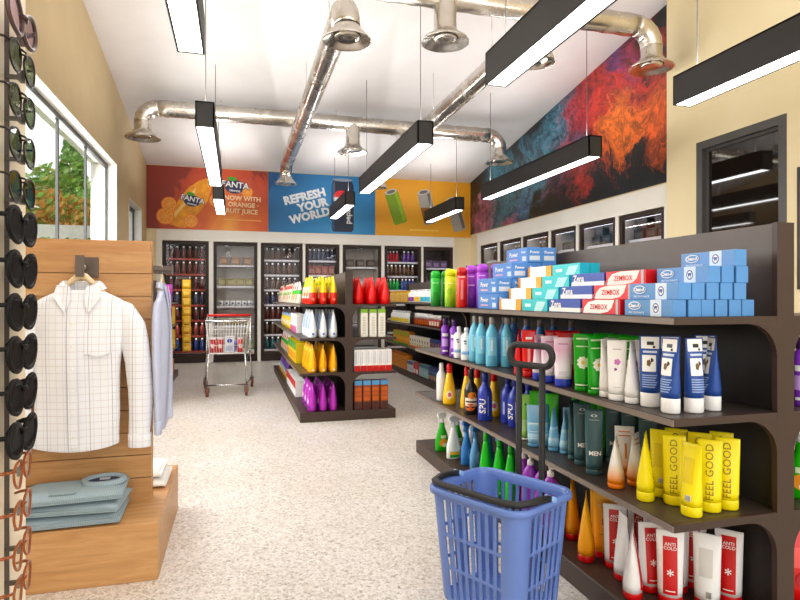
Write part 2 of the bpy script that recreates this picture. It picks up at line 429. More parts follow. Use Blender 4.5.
def box_kind(key, L, D, H, mat, prints=(), ends=(), name='carton', cat='box'):
    """L along local X, front is local -Y; the end at local +X turns towards -Y when rotated by -90 degrees"""
    mb = MB(); mb.box(-L / 2, L / 2, -D / 2, D / 2, 0, H)
    bmesh.ops.bevel(mb.bm, geom=list(mb.bm.edges), offset=min(L, D, H) * .02, segments=1, affect='EDGES')
    parts = [(name, mb.mesh(name, mat))]
    if prints or ends:
        pm = MB(); mats = []
        for fn, lst in (((lambda x, z: (x, -D / 2 - .0008, z)), prints), ((lambda x, z: (L / 2 + .0008, x, z)), ends)):
            W = L if lst is prints else D
            up = lambda x, z, fn=fn: tuple(a + b for a, b in zip(fn(x, z), (0, -.0007, 0) if lst is prints else (.0007, 0, 0)))
            fn_ = fn
            for li, q in enumerate(lst):
                fn = lambda x, z, li=li, fn_=fn_: tuple(a + b for a, b in zip(fn_(x, z), (0, -.0003 * li, 0) if lst is prints else (.0003 * li, 0, 0)))
                up = fn
                if q[-1] not in mats: mats.append(q[-1])
                mi = mats.index(q[-1])
                if q[0] == 'rect': pm.quad([fn(q[1] * W, q[3] * H), fn(q[2] * W, q[3] * H), fn(q[2] * W, q[4] * H), fn(q[1] * W, q[4] * H)], mi)
                elif q[0] == 'poly': pm.quad([up(a * W, b * H) for a, b in q[1]], mi)
                elif q[0] == 'disc': disc_patch(pm, up, q[1] * W, q[2] * H, q[3] * H, q[4] * H, mi, n=18)
                elif q[0] == 'text': add_text(pm, q[1], q[2] * H, (lambda x, z: tuple(a + b for a, b in zip(up(x, z), (0, -.0007, 0) if lst is prints else (.0007, 0, 0)))), mi, 0, q[3] * W, q[4] * H, bold=q[5] * H)
        parts.extend(print_parts(pm, mats))
    define(key, name, parts, cat)
def pouch_kind(key, w, d, h, mats, cuts=(), prints=(), name='pouch', cat='bag'):
    a, b = w / 2, d / 2
    prof = [(0, .9, .82), (.03, .97, .98), (.2, 1, 1.0), (.42, 1, .92), (.62, .98, .7), (.8, .93, .42), (.9, .84, .22), (.95, .8, .08), (1, .8, .05)]
    secs = [(z * h, a * p, b * q) for z, p, q in prof]
    mis = []
    for s0 in secs[:-1]:
        mi = 0
        for i, c in enumerate(cuts):
            if s0[0] >= c * h - 1e-6: mi = i + 1
        mis.append(mi)
    mb = MB(); mb.loft(secs, 18, mis=mis)
    parts = [(name, mb.mesh(name, mats))]
    if prints:
        fn0 = surf_of(secs, .0015); pm = MB(); pmats = []
        for li, q in enumerate(prints):
            fn = lambda x, z, li=li: (lambda v: (v[0], v[1] - .0003 * li, v[2]))(fn0(x, z))
            if q[-1] not in pmats: pmats.append(q[-1])
            mi = pmats.index(q[-1])
            if q[0] == 'rect': front_patch(pm, fn, q[1] * w, q[2] * w, q[3] * h, q[4] * h, mi)
            elif q[0] == 'disc': disc_patch(pm, (lambda x, z: (x, fn(x, z)[1] - .001, z)), q[1] * w, q[2] * h, q[3] * w, q[4] * w, mi, n=16)
            elif q[0] == 'side':   # spot on the narrow side
                ring = [(a * 1.0 + .0015, q[2] * d * .5 * math.cos(t * PI / 6), q[1] * h + q[2] * d * .5 * math.sin(t * PI / 6)) for t in range(12)]
                pm.quad(ring, mi)
        parts.extend(print_parts(pm, pmats))
    define(key, name, parts, cat)
def spawn(key, loc, rz, label, group=None, cat=None, scale=None):
    name, parts, c = KIND[key]
    o = mk(name, parts[0][1], None, loc, rz)
    if scale: o.scale = scale
    for pn, me in parts[1:]: mk(pn, me, o)
    tag(o, label, cat or c, group); return o
def row(key, desc, where, items, group=None, end='far end', scale=None, order=None):
    """items: (x, y, z, rz). Labels count from the far end."""
    items = sorted(items, key=order or (lambda p: (-p[1], p[0])))
    n = len(items)
    for i, it in enumerate(items):
        lab = f'{desc} {where}' if n == 1 else f'{desc} {where}, {ORD[i + 1] if i < 12 else str(i + 1) + "th"} from {end}'
        spawn(key, (it[0], it[1], it[2] + .0012), it[3], lab, group if n > 1 or group else None, None, scale)
def cam_rz(x, y): return -math.atan2(x, y)     # a front that faces the aisle end where the visitor stands
# ================================================================= THE ROOM
XL, XR, YB = -1.5, 4.54, 10.85
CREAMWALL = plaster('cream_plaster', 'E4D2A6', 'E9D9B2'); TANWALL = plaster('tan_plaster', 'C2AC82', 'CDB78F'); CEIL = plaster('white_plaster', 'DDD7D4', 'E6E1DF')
SURR = plaster('white_laminate', 'EAE4D8', 'F2EDE4')
structure(MB().box(-1.8, 7.0, -3, 11.7, -.1, 0).build('floor', floor_mat()))
cl = MB(); y0, y1 = -3.0, 11.7
cl.rings([[(-1.8, y0, ceil_z(y0)), (7, y0, ceil_z(y0)), (7, y0, ceil_z(y0) + .15), (-1.8, y0, ceil_z(y0) + .15)],
          [(-1.8, y1, ceil_z(y1)), (7, y1, ceil_z(y1)), (7, y1, ceil_z(y1) + .15), (-1.8, y1, ceil_z(y1) + .15)]], smooth=False)
structure(cl.build('ceiling', CEIL))
# left wall with its two window openings
W1 = (2.9, 8.25, 1.0, 2.89); W2 = (9.14, 10.3, 1.0, 2.6)
wl = MB()
for a, b in ((-3, W1[0]), (W1[1], W2[0]), (W2[1], 11.7)):
    wl.prism([(a, 0), (b, 0), (b, ceil_z(b)), (a, ceil_z(a))], -1.8, XL, plane='YZ')
for (a, b, z0, z1) in (W1, W2):
    wl.box(-1.8, XL, a, b, 0, z0)
    wl.prism([(a, z1), (b, z1), (b, ceil_z(b)), (a, ceil_z(a))], -1.8, XL, plane='YZ')
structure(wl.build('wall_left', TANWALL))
FRAME = M('3A3C3B', .4)
for i, (a, b, z0, z1) in enumerate((W1, W2)):
    w = structure(empty(f'window_{i + 1}', (-1.66, (a + b) / 2, z0)))
    rv = MB(); t = .012
    rv.box(-1.8, XL + .004, b - t, b, z0, z1); rv.box(-1.8, XL + .004, a, a + t, z0, z1); rv.box(-1.8, XL + .004, a, b, z1 - t, z1); rv.box(-1.8, XL + .03, a, b, z0, z0 + t)
    o = rv.build('window_reveal', M('F6F3EE', .6), w); o.location = (1.66, -(a + b) / 2, -z0)
    fr = MB(); n = 5 if i == 0 else 1; ys = [a + .035 + (b - a - .07) * k / n for k in range(n + 1)]
    for y in ys: fr.box(-1.628, -1.606, y - .018, y + .018, z0 + t + .051, z1 - t - .051)
    fr.box(-1.64, -1.60, a + t, b - t, z1 - t - .05, z1 - t); fr.box(-1.64, -1.60, a + t, b - t, z0 + t, z0 + t + .05)
    o = fr.build('window_frame', FRAME, w); o.location = (1.66, -(a + b) / 2, -z0)
    o = MB().box(-1.619, -1.615, a + .02, b - .02, z0 + .03, z1 - .03).build('window_pane', glass_mat(f'window_glass_{i}', refl=.0, edge=.05), w); o.location = (1.66, -(a + b) / 2, -z0)
# back and right walls with the openings for the built-in coolers
BK = [(-1.248, -.472), (-.401, .371), (.424, 1.183), (1.23, 1.873), (1.93, 2.686), (2.745, 3.491), (3.533, 4.159)]
RT = [(9.59, 10.355), (8.687, 9.507), (7.816, 8.641), (7.078, 7.758), (6.21, 7.019), (5.354, 6.151)]
CZ0, CZ1 = .004, 2.16
wb = MB(); yb = 10.85
xs = [-1.8] + [v for p in BK for v in p] + [5.3]
for k in range(0, len(xs), 2): wb.box(xs[k], xs[k + 1], yb, yb + .12, 0, CZ1)
wb.box(-1.8, 5.3, yb, yb + .12, CZ1, 3.6)
structure(wb.build('wall_back', CREAMWALL))
sb = MB(); xs = [-1.34] + [v for p in BK for v in p] + [4.18]
for k in range(0, len(xs), 2): sb.box(xs[k], xs[k + 1], yb - .012, yb, 0, CZ1)
sb.box(-1.34, 4.18, yb - .012, yb, CZ1, 2.355)
structure(sb.build('trim_1', SURR))
wr = MB(); YN = 5.21
ys = [-3.0 + 8.21] + [v for p in RT[::-1] for v in p] + [YB]
for k in range(0, len(ys), 2): wr.box(XR, XR + .12, ys[k], ys[k + 1], 0, CZ1)
wr.prism([(YN, CZ1), (YB, CZ1), (YB, ceil_z(YB)), (YN, ceil_z(YN))], XR, XR + .12, plane='YZ')
structure(wr.build('wall_right', CREAMWALL))
sr = MB(); ys = [YN] + [v for p in RT[::-1] for v in p] + [10.5]
for k in range(0, len(ys), 2): sr.box(XR - .012, XR, ys[k], ys[k + 1], 0, CZ1)
sr.box(XR - .012, XR, YN, 10.5, CZ1, 2.40)
structure(sr.build('trim_2', SURR))
# the nearer length of the right wall stands a little proud and has a dark glazed doorway
XP, D0, D1, DZ = 4.44, 3.80, 4.79, 2.70
wp = MB()
for a, b in ((-3, D0), (D1, YN)): wp.prism([(a, 0), (b, 0), (b, ceil_z(b)), (a, ceil_z(a))], XP, 4.9, plane='YZ')
wp.prism([(D0, DZ), (D1, DZ), (D1, ceil_z(D1)), (D0, ceil_z(D0))], XP, 4.9, plane='YZ')
structure(wp.build('wall_right_near', CREAMWALL))
dr = structure(empty('door_1', (XP, (D0 + D1) / 2, 0)))
fr = MB(); fw = .075
fr.box(-.005, .06, D0, D0 + fw, 0, DZ); fr.box(-.005, .06, D1 - fw, D1, 0, DZ); fr.box(-.005, .06, D0 + fw, D1 - fw, DZ - fw, DZ)
fr.box(.04, .08, D0 + fw, D0 + fw + .03, 0, DZ - fw); fr.box(.04, .08, D1 - fw - .03, D1 - fw, 0, DZ - fw); fr.box(.04, .08, D0 + fw + .03, D1 - fw - .03, DZ - fw - .03, DZ - fw)
o = fr.build('door_frame', M('4A4846', .4), dr); o.location = (0, -(D0 + D1) / 2, 0)
o = MB().box(.055, .075, D0 + fw, D1 - fw, 0, DZ - fw).build('door_glass', DARKGLASS, dr); o.location = (0, -(D0 + D1) / 2, 0)

# ---------------------------------------------------------------- wall graphics
def board(name, label, cat, x0, x1, z0, z1, mat, y=10.842):
    cx, cz = (x0 + x1) / 2, (z0 + z1) / 2
    t = empty(name, (cx, y, cz)); tag(t, label, cat)
    MB().box(x0 - cx, x1 - cx, -.006, .006, z0 - cz, z1 - cz).build('panel', mat, t)
    return t
bz0, bz1 = 2.36, 3.455
bx = [-1.498, onY(268, YB), onY(375, YB), 4.535]
og = board('orange_advertising_banner', 'orange drink banner with bottle and citrus slices high on the back wall', 'banner', bx[0], bx[1], bz0, bz1,
           banner_mat('orange_splash_print', [(.3, 'F3A03A'), (.5, 'E8772B'), (.75, 'D4531F'), (1.0, 'B33A1A'), (1.25, '8C2A16')], .35, -.45, 1.5))
def art(parent, name, fn, mats):
    mb = MB(); fn(mb); return mb.build(name, mats, parent)
def pt(y):  return lambda x, z: (x, y, z)
def poly(mb, pts, y, mi=0): mb.quad([(a, y, b) for a, b in pts], mi)
def turn(pts, ang, cx, cz, s=1.0):
    c, q = math.cos(ang), math.sin(ang); return [(cx + s * (a * c - b * q), cz + s * (a * q + b * c)) for a, b in pts]
def bottle_art(mb):
    half = [(.16, -.62), (.2, -.5), (.17, -.3), (.2, -.1), (.19, .12), (.12, .32), (.05, .42), (.05, .5)]
    out = half + [(-a, b) for a, b in half[::-1]]
    poly(mb, [(max(-.97, min(.97, a)), max(-.52, min(.52, b))) for a, b in turn(out, -.62, -.25, -.02, 1.02)], -.008, 0)
    hl = [(-.12, -.5), (-.07, -.5), (-.05, .1), (-.1, .2)]
    poly(mb, [(a, max(-.52, b)) for a, b in turn(hl, -.62, -.25, -.02)], -.0095, 1)
    poly(mb, turn([(-.06, .48), (.06, .48), (.06, .58), (-.06, .58)], -.62, -.25, -.02), -.0095, 2)
art(og, 'bottle_picture', bottle_art, [M('F2A046', .5, noise=.25, scale=9), M('FAD08A', .5), M('2F9A3C', .5)])
def slice_art(x, z, r):
    def fn(mb):
        disc_patch(mb, pt(-.0105), x, z, r, r, 0, 24); disc_patch(mb, pt(-.0115), x, z, r * .86, r * .86, 1, 24)
        for k in range(8):
            a = k * PI / 4; poly(mb, [(x + r * .12 * math.cos(a), z + r * .12 * math.sin(a)), (x + r * .78 * math.cos(a - .3), z + r * .78 * math.sin(a - .3)), (x + r * .78 * math.cos(a + .3), z + r * .78 * math.sin(a + .3))], -.0125, 2)
    return fn
for (x, z, r) in ((-.66, -.12, .13), (-.72, -.33, .15), (.12, -.02, .12), (.66, .15, .1), (-.3, -.4, .12)):
    art(og, 'citrus_slice', slice_art(x, z, r), [M('E8823A', .5), M('F2B46A', .5), M('EC9440', .5)])
def logo(mb, x, z, s, rot):
    f = lambda a, b, y: (x + a * math.cos(rot) * s - b * math.sin(rot) * s, y, z + a * math.sin(rot) * s + b * math.cos(rot) * s)
    disc_patch(mb, lambda a, b: f(a, b, -.0135), -.02, -.05, .27, .2, 0, 20)
    disc_patch(mb, lambda a, b: f(a, b, -.0140), -.1, .17, .13, .06, 2, 14)
    add_text(mb, 'FANTA', .24, lambda a, b: f(a, b, -.0145), 0, 0, 0, 0, .022)
    add_text(mb, 'FANTA', .24, lambda a, b: f(a, b, -.0155), 1, 0, 0, 0, .004)
    add_text(mb, 'ORANGE', .075, lambda a, b: f(a, b, -.0155), 1, 0, 0, -.17, .002)
for la in ((-.27, -.02, .52, -.2), (.45, .27, .62, -.08)): art(og, 'brand_lettering', lambda mb: logo(mb, *la), [M('20264F', .5), M('F6F4F0', .5), M('4C9A2E', .5)])
def txt_o(mb):
    for i, s in enumerate(('NOW WITH', '· ORANGE ·', 'FRUIT JUICE')): add_text(mb, s, .115, pt(-.0145), 0, -.03, .58 - .02 * i, .03 - i * .115, .004)
    mb.quad([(.25, -.0145, -.36), (.9, -.0145, -.37), (.9, -.0145, -.35), (.25, -.0145, -.34)], 1)
art(og, 'slogan_lettering', txt_o, [M('F7D9B0', .5), M('F3B070', .5)])
bl = board('blue_advertising_banner', 'blue drink banner with white slogan and dark can on the back wall', 'banner', bx[1] + .004, bx[2], bz0, bz1,
           banner_mat('blue_print', [(.1, '3C9AD0'), (.5, '2380BC'), (1.0, '166298'), (1.4, '0F4C7C')], .35, -.5, 1.6, .8))
bw = (bx[2] - bx[1]) / 2
def slogan_b(mb):
    for i, s in enumerate(('REFRESH', 'YOUR', 'WORLD')): add_text(mb, s, .205, pt(-.009), 0, .27, -.34 + .05 * i + (.1 if i == 1 else 0), .12 - .175 * i + (.025 if i == 1 else 0), .011)
art(bl, 'slogan_lettering', slogan_b, [M('F2F5F7', .5)])
def can_shape(w, h):
    p = [(-.42, -.5), (-.5, -.44), (-.5, .40), (-.42, .48), (-.40, .5)]
    q = p + [(-a, b) for a, b in p[::-1]]; return [(a * w, b * h) for a, b in q]
def can_b(mb):
    x = .37 * bw
    poly(mb, [(x + a, b - .02) for a, b in can_shape(.42, .98)], -.0085, 0)
    disc_patch(mb, pt(-.0095), x, .47, .19, .03, 3, 20)
    R = .15; z = .12
    disc_patch(mb, pt(-.0095), x - .03, z, R, R, 2, 28)
    def seg(lo, hi, mi):
        top = [(x - .03 + R * math.cos(t), z + R * math.sin(t)) for t in [lo + (hi - lo) * k / 14 for k in range(15)]]
        poly(mb, top, -.0105, mi)
    seg(.15, 3.0, 1); seg(3.5, 5.9, 4)
    poly(mb, [(x - .2, -.46), (x - .16, -.46), (x - .17, .4), (x - .2, .4)], -.0095, 5)
    add_text(mb, 'pepsi', .15, pt(-.0105), 2, PI / 2, x + .1, -.2, .004)
art(bl, 'can_picture', can_b, [M('14213A', .4), M('D93A3F', .4), M('F2F2F2', .4), M('8E98A6', .4), M('1F4FA0', .4), M('32507E', .4)])
ye = board('yellow_advertising_banner', 'amber yellow banner with three tilted drink cans on the back wall', 'banner', bx[2] + .004, bx[3], bz0, bz1,
           banner_mat('yellow_print', [(.1, 'F3AE1F'), (.6, 'EFA31A'), (1.0, 'E09416'), (1.4, 'C98010')], 0, -.2, 1.9, .7))
def cans_y(mb):
    for (x, z, rot, body, lower) in ((-.58, 0, .32, 0, 0), (.06, .02, .25, 1, 2), (.66, -.1, .3, 1, 1)):
        sh = can_shape(.27, .66)
        poly(mb, turn(sh, rot, x, z), -.0085, body)
        poly(mb, turn([(-.135, -.29), (.135, -.29), (.135, -.02), (-.135, .02)], rot, x, z), -.0095, lower)
        poly(mb, turn([(.06, -.3), (.12, -.28), (.12, .27), (.06, .27)], rot, x, z), -.0105, 4 if body == 0 else 5)
        disc_patch(mb, (lambda a, b, rot=rot, x=x, z=z: (lambda q: (q[0], -.0112, q[1]))(turn([(a, b)], rot, x, z)[0])), 0, .31, .125, .05, 3, 18)
        disc_patch(mb, (lambda a, b, rot=rot, x=x, z=z: (lambda q: (q[0], -.012, q[1]))(turn([(a, b)], rot, x, z)[0])), 0, .31, .09, .032, 5, 18)
art(ye, 'can_picture', cans_y, [M('7E9E2A', .4), M('A8A49C', .4), M('8A5A2A', .4), M('C9C6BE', .4), M('98B83C', .4), M('6E6A64', .4)])
art(ye, 'print_line', lambda mb: (mb.quad([(-.3, -.008, -.44), (.3, -.008, -.44), (.3, -.008, -.415), (-.3, -.008, -.415)])), [M('F6D070', .5)])
mu = MB(); mu.prism([(YN, 2.42), (YB - .01, 2.42), (YB - .01, ceil_z(YB) - .005), (YN, ceil_z(YN) - .005)], XR - .014, XR - .002, plane='YZ')
o = mu.build('ink_mural', ink_mat()); tag(o, 'dark mural of red, orange and teal ink clouds on the side wall', 'mural')

# ---------------------------------------------------------------- built-in coolers
FR_D = M('30241F', .55, spec=.3); INT_D = M('3A2E28', .6); INT_L = M('B9B3AC', .6)
def cooler(label, loc, rz, w, inner, shelves, strip, glow=0.0, shelfmat=None):
    t = empty('drinks_cooler', loc, rz); tag(t, label, 'cooler', 'built-in glass-door coolers'); h = CZ1 - CZ0 - .01; x = w / 2 - .006
    c = MB(); c.box(-x, -x + .015, .02, .62, 0, h); c.box(x - .015, x, .02, .62, 0, h); c.box(-x, x, .60, .62, 0, h); c.box(-x, x, .02, .62, h - .02, h); c.box(-x, x, .02, .62, 0, .16)
    c.build('cabinet', inner, t)
    f = MB(); q = .055
    f.box(-x, -x + q, -.02, .02, 0, h); f.box(x - q, x, -.02, .02, 0, h); f.box(-x + q, x - q, -.02, .02, h - q, h); f.box(-x + q, x - q, -.02, .02, 0, .13)
    d = f.build('door', FR_D, t)
    MB().box(-x + q, x - q, -.003, .003, .13, h - q).build('door_glass', GLASS, d)
    MB().tube([(x - .028, -.022, 1.25), (x - .028, -.05, 1.25), (x - .028, -.05, .85), (x - .028, -.022, .85)], .008, 6).build('door_handle', BLACK, d)
    L = MB(); L.box(-x + .02, x - .02, .03, .06, h - .05, h - .025); L.build('light_strip', M('F4F2FF', .5, emit=glow or 2.0), t)
    for z in shelves:
        s = MB(); s.box(-x + .02, x - .02, .10, .58, z - .015, z); 
        sh = s.build('shelf', shelfmat or INT_D, t)
        MB().box(-x + .02, x - .02, .085, .10, z - .03, z + .004).build('price_strip', strip, sh)
        MB().box(-x + .03, x - .03, .101, .112, z - .021, z - .0155).build('light_strip', SHELFLIGHT, sh)
    return t
Z7 = [.2, .475, .75, 1.025, 1.30, 1.575, 1.85]
Z5 = [.2, .64, 1.0, 1.36, 1.74]
SHELFLIGHT = M('FFF4F0', .5, emit=16)
STR_R = M('A8463C', .5); STR_W = M('D8D6DA', .5); STR_G = M('7A746E', .5)
specs = [('beside the window wall, dark inside with red shelf strips', INT_D, Z7, STR_R, 1.5), ('with pale lit interior behind the trolley', INT_L, Z5, STR_W, 4.0),
         ('with white shelf strips, just beyond the trolley', INT_D, Z7, STR_W, 2.0), ('under the middle of the blue banner', INT_D, Z7, STR_W, 2.5),
         ('under the dark can picture on the back wall', INT_L, Z5, STR_W, 2.5), ('under the green can picture, with green bottles inside', INT_D, Z7, STR_W, 2.5),
         ('in the far corner at the end of the back wall', INT_D, Z5, STR_W, 3.0)]
for (a, b), (lab, inner, sh, st, gl) in zip(BK, specs):
    cooler('tall glass-door cooler ' + lab, ((a + b) / 2, yb + .021, CZ0), 0, b - a, inner, sh, st, gl)
for i, (a, b) in enumerate(RT):
    cooler(f'glass-door cooler under the ink mural, {ORD[i + 1]} from the far corner', (XR + .021, (a + b) / 2, CZ0), -PI / 2, b - a, INT_L, Z7, STR_W, 4.0)

# ---------------------------------------------------------------- pendant lights
def pendant(label, x, y0, y1):
    w, z0, z1 = .075, 2.55, 2.76; L = y1 - y0; cy = (y0 + y1) / 2
    t = empty('linear_pendant_light', (x, cy, z0)); tag(t, label, 'light', 'black linear pendant lights')
    b = MB(); b.box(-w, -w + .012, -L / 2, L / 2, 0, z1 - z0); b.box(w - .012, w, -L / 2, L / 2, 0, z1 - z0); b.box(-w, w, -L / 2, L / 2, z1 - z0 - .012, z1 - z0)
    b.box(-w, w, -L / 2, -L / 2 + .012, 0, z1 - z0); b.box(-w, w, L / 2 - .012, L / 2, 0, z1 - z0)
    b.build('housing', M('232120', .55), t)
    MB().box(-w + .012, w - .012, -L / 2 + .012, L / 2 - .012, .004, .02).build('diffuser', DIFF, t)
    al = bpy.data.lights.new('ceiling_fill', 'AREA'); al.shape = 'RECTANGLE'; al.size = .1; al.size_y = L - .1; al.energy = 8.5 * L; al.color = (1, .985, .98)  # added lamp above the housing, brightens the ceiling; not part of the fixture
    ao = bpy.data.objects.new('ceiling_fill', al); C.objects.link(ao); ao.parent = t; ao.location = (0, 0, z1 - z0 + .004); ao.rotation_euler = (PI, 0, 0)
    for y in (-L / 2 + .15, L / 2 - .15):
        MB().tube([(0, y, z1 - z0), (0, y, ceil_z(cy + y) - z0)], .004, 5).build('cable', M('5A5652', .4), t)
for x, nm in ((-.25, 'row along the window wall'), (1.65, 'middle row over the aisle'), (3.42, 'row over the toiletries shelving')):
    pendant(f'black linear pendant light, first in the {nm}', x if x < 3 else 3.13, .9, 3.52)
    pendant(f'black linear pendant light, second in the {nm}', x, 5.0, 7.62)
    pendant(f'black linear pendant light, short and last in the {nm}', x, 8.62, 10.2)

# ---------------------------------------------------------------- ventilation ducts
def seam_path(p0, p1, r, step=.065):
    p0, p1 = Vector(p0), Vector(p1); n = max(2, int((p1 - p0).length / step)); P, R = [], []
    for k in range(n + 1):
        c = p0.lerp(p1, k / n); P.append(c); R.append(r + (.006 if k % 2 else 0))
    return P, R
def bell(parent, loc, r, R, neck):
    mb = MB(); pr = [(neck, r), (.12, r * 1.0), (.10, r * 1.06), (.06, r * 1.35), (.025, R * .9), (.0, R), (-.006, R), (-.004, R * .95), (.02, R * .8), (.035, r * 1.15)]
    mb.lathe(pr, 28, caps=False)
    mb.lathe([(.03, r * .2), (.012, r * .9), (.028, r * 1.05), (.05, r * .8)], 24)
    return mb.build('air_diffuser', STEEL, parent, loc)
def elbow(mb, c, r, R, ax, sgn, n=9):
    """quarter turn from horizontal (axis ax, direction sgn) down to vertical; c is where the horizontal run ends"""
    pts = []
    for k in range(n + 1):
        a = PI / 2 * k / n; d = R * math.sin(a) * sgn; z = -R * (1 - math.cos(a))
        pts.append((c[0] + (d if ax == 'X' else 0), c[1] + (d if ax == 'Y' else 0), c[2] + z))
    mb.tube(pts, [r + (.005 if k % 2 else 0) for k in range(n + 1)], 20)
def hang(t, x, y, z, o):
    MB().tube([(x - o.x, y - o.y, z - o.z), (x - o.x, y - o.y, ceil_z(y) - o.z)], .004, 5).build('hanger_rod', CHROME, t)
def duct_x(label, y, z, xa, xb, left_drop, right_drop, drops, rim, r=.105, R=.225):
    o = Vector((xa, y, z)); t = empty('ventilation_duct', o); tag(t, label, 'duct', 'round steel ventilation ducts')
    m = MB(); P, Q = seam_path((0, 0, 0), (xb - xa, 0, 0), r, .11); m.tube(P, Q, 20)
    if left_drop: elbow(m, (0, 0, 0), r, .2, 'X', -1)
    if right_drop: elbow(m, (xb - xa, 0, 0), r, .2, 'X', 1)
    m.build('pipe', STEEL, t)
    if left_drop: bell(t, (-.2, 0, rim - z), r, R, z - .2 - rim)
    if right_drop: bell(t, (xb - xa + .2, 0, rim - z), r, R, z - .2 - rim)
    for x in drops: bell(t, (x - xa, 0, rim - z), r, R, z - rim)
    n = 3
    for k in range(n): hang(t, xa + (xb - xa) * (k + .5) / n, y, z + r, o)
def duct_y(label, x, z, ya, yb_, near, rims, r=.1, R=.19, drops=()):
    o = Vector((x, ya, z)); t = empty('ventilation_duct', o); tag(t, label, 'duct', 'round steel ventilation ducts')
    m = MB(); P, Q = seam_path((0, 0, 0), (0, yb_ - ya, 0), r, .07); m.tube(P, Q, 20)
    elbow(m, (0, yb_ - ya, 0), r, .18, 'Y', 1)
    elbow(m, (0, 0, 0), r, .18, 'Y', -1)
    m.build('pipe', STEEL, t)
    bell(t, (0, yb_ - ya + .18, rims[1] - z), r, R, z - .18 - rims[1]); bell(t, (0, -.18, rims[0] - z), r, R, z - .18 - rims[0])
    for k in range(3): hang(t, x, ya + (yb_ - ya) * (k + .4) / 3, z + r, o)
duct_x('long steel duct crossing the shop in front of the banners', 8.35, 3.69, -1.0, 3.78, True, True, [1.64], 3.28)
duct_x('near steel duct crossing the shop high above the toiletries shelving', 5.03, 3.92, .3, 3.9, False, True, [1.85], 3.51)
duct_y('spiral steel duct running toward the blue banner', .83, 3.45, 4.65, 10.1, True, (3.16, 3.14))
duct_y('spiral steel duct running toward the yellow banner', 2.46, 3.45, 4.62, 10.0, True, (3.16, 3.14), R=.16)

# ---------------------------------------------------------------- world outside the windows
structure(MB().box(-40, -1.82, -10, 60, -.2, -.1).build('lawn', M('6F8A4A', .9, noise=.3, scale=2)))
structure(MB().box(-9, -1.9, 10.4, 10.6, -.1, 2.32).build('garden_wall', M('F2ECE2', .8, noise=.08)))
def leaf_mesh(name, fn, n, size, mats, seed, trunk=None):
    rr = random.Random(seed); mb = MB()
    for k in range(n):
        p, s = fn(rr); s *= size
        ax = Vector((rr.gauss(0, 1), rr.gauss(0, 1), rr.gauss(0, 1))).normalized(); a = ax.orthogonal().normalized(); b = ax.cross(a)
        p = Vector(p); mi = rr.randrange(len(mats))
        mb.quad([p - a * s, p + b * s * .5, p + a * s, p - b * s * .5], mi)
    return mb.mesh(name, mats, False)
def conifer(rr):
    z = rr.random() ** 1.3; r = (1 - z) ** .8 * 1.0 * (.35 + .65 * rr.random() ** .4); a = rr.uniform(0, 2 * PI)
    return (r * math.cos(a), r * math.sin(a), .4 + z * 5.2), 1 - .4 * z
def roundtree(rr):
    while True:
        v = Vector((rr.uniform(-1, 1), rr.uniform(-1, 1), rr.uniform(-1, 1)))
        if .3 < v.length < 1: break
    return (v.x * 1.1, v.y * 1.1, 2.6 + v.z * 1.5), 1
def tree(label, x, y, fn, n, mats, s=1.0, th=1.5, cat='tree', size=.12, seed=1, sz=None):
    t = empty('garden_tree' if cat == 'tree' else 'garden_shrub', (x, y, -.1)); tag(t, label, cat, 'trees and shrubs outside the window')
    o = mk('foliage', leaf_mesh('foliage', fn, n, size, mats, seed), t); o.scale = (s, s, sz or s)
    MB().lathe([(0, .12 * s), (th * s, .07 * s), (th * 2 * s, .03 * s)], 8).build('trunk', M('5B4630', .9), t)
G1, G2, G3 = M('55853A', .8), M('7FA852', .8), M('A9C684', .8); O1, O2, O3 = M('C08A4A', .8), M('A3A458', .8), M('D8AA68', .8)
def atY(px, Y): return onY(px, Y)
tree('tall pointed conifer seen through the middle window pane', atY(72, 18.5), 18.5, conifer, 4200, [G1, G2, G2, G3], 1.0, size=.15, seed=4, sz=1.15)
tree('broad green tree seen beside the cream stand through the window', atY(34, 21.5), 21.5, roundtree, 1900, [G2, G3, G1], 1.15, seed=5)
tree('pale green tree just behind the conifer, near the window edge', atY(97, 25), 25, roundtree, 2000, [G3, G2], 1.35, seed=6)
tree('small leafy tree between the conifer and the broad tree', atY(56, 29), 29, roundtree, 2200, [G3, G2, O2], 1.75, seed=9)
def shrub(rr):
    a, r = rr.uniform(0, 2 * PI), .62 * math.sqrt(rr.random()); z = rr.random(); return (r * math.cos(a) * (1.1 - .5 * z), r * math.sin(a) * (1.1 - .5 * z), z * SHZ[0]), 1
SHZ = [2.6]
for i, (px, Y, hh, w) in enumerate(((38, 11.6, 3.15, 'below the broad green tree'), (57, 13.0, 3.3, 'between broad tree and conifer'), (76, 14.4, 3.5, 'at the foot of the conifer'), (95, 15.8, 3.7, 'by the last window bar'))):
    SHZ[0] = hh
    tree(f'orange and olive shrub outside the window, {w}', atY(px, Y), Y, shrub, 1700, [O1, O2, O3, G2], 1.0, .3, 'shrub', .09, 20 + i)
hd = leaf_mesh('hedge', lambda rr: ((rr.uniform(-.5, .5), rr.uniform(-.3, .3), rr.random() * 2.1), 1), 5000, .07, [G1, G2, G3], 31)
o = mk('clipped_hedge', hd, None, (-2.52, 9.6, -.1)); tag(o, 'clipped green hedge along the bottom of the window view', 'hedge')
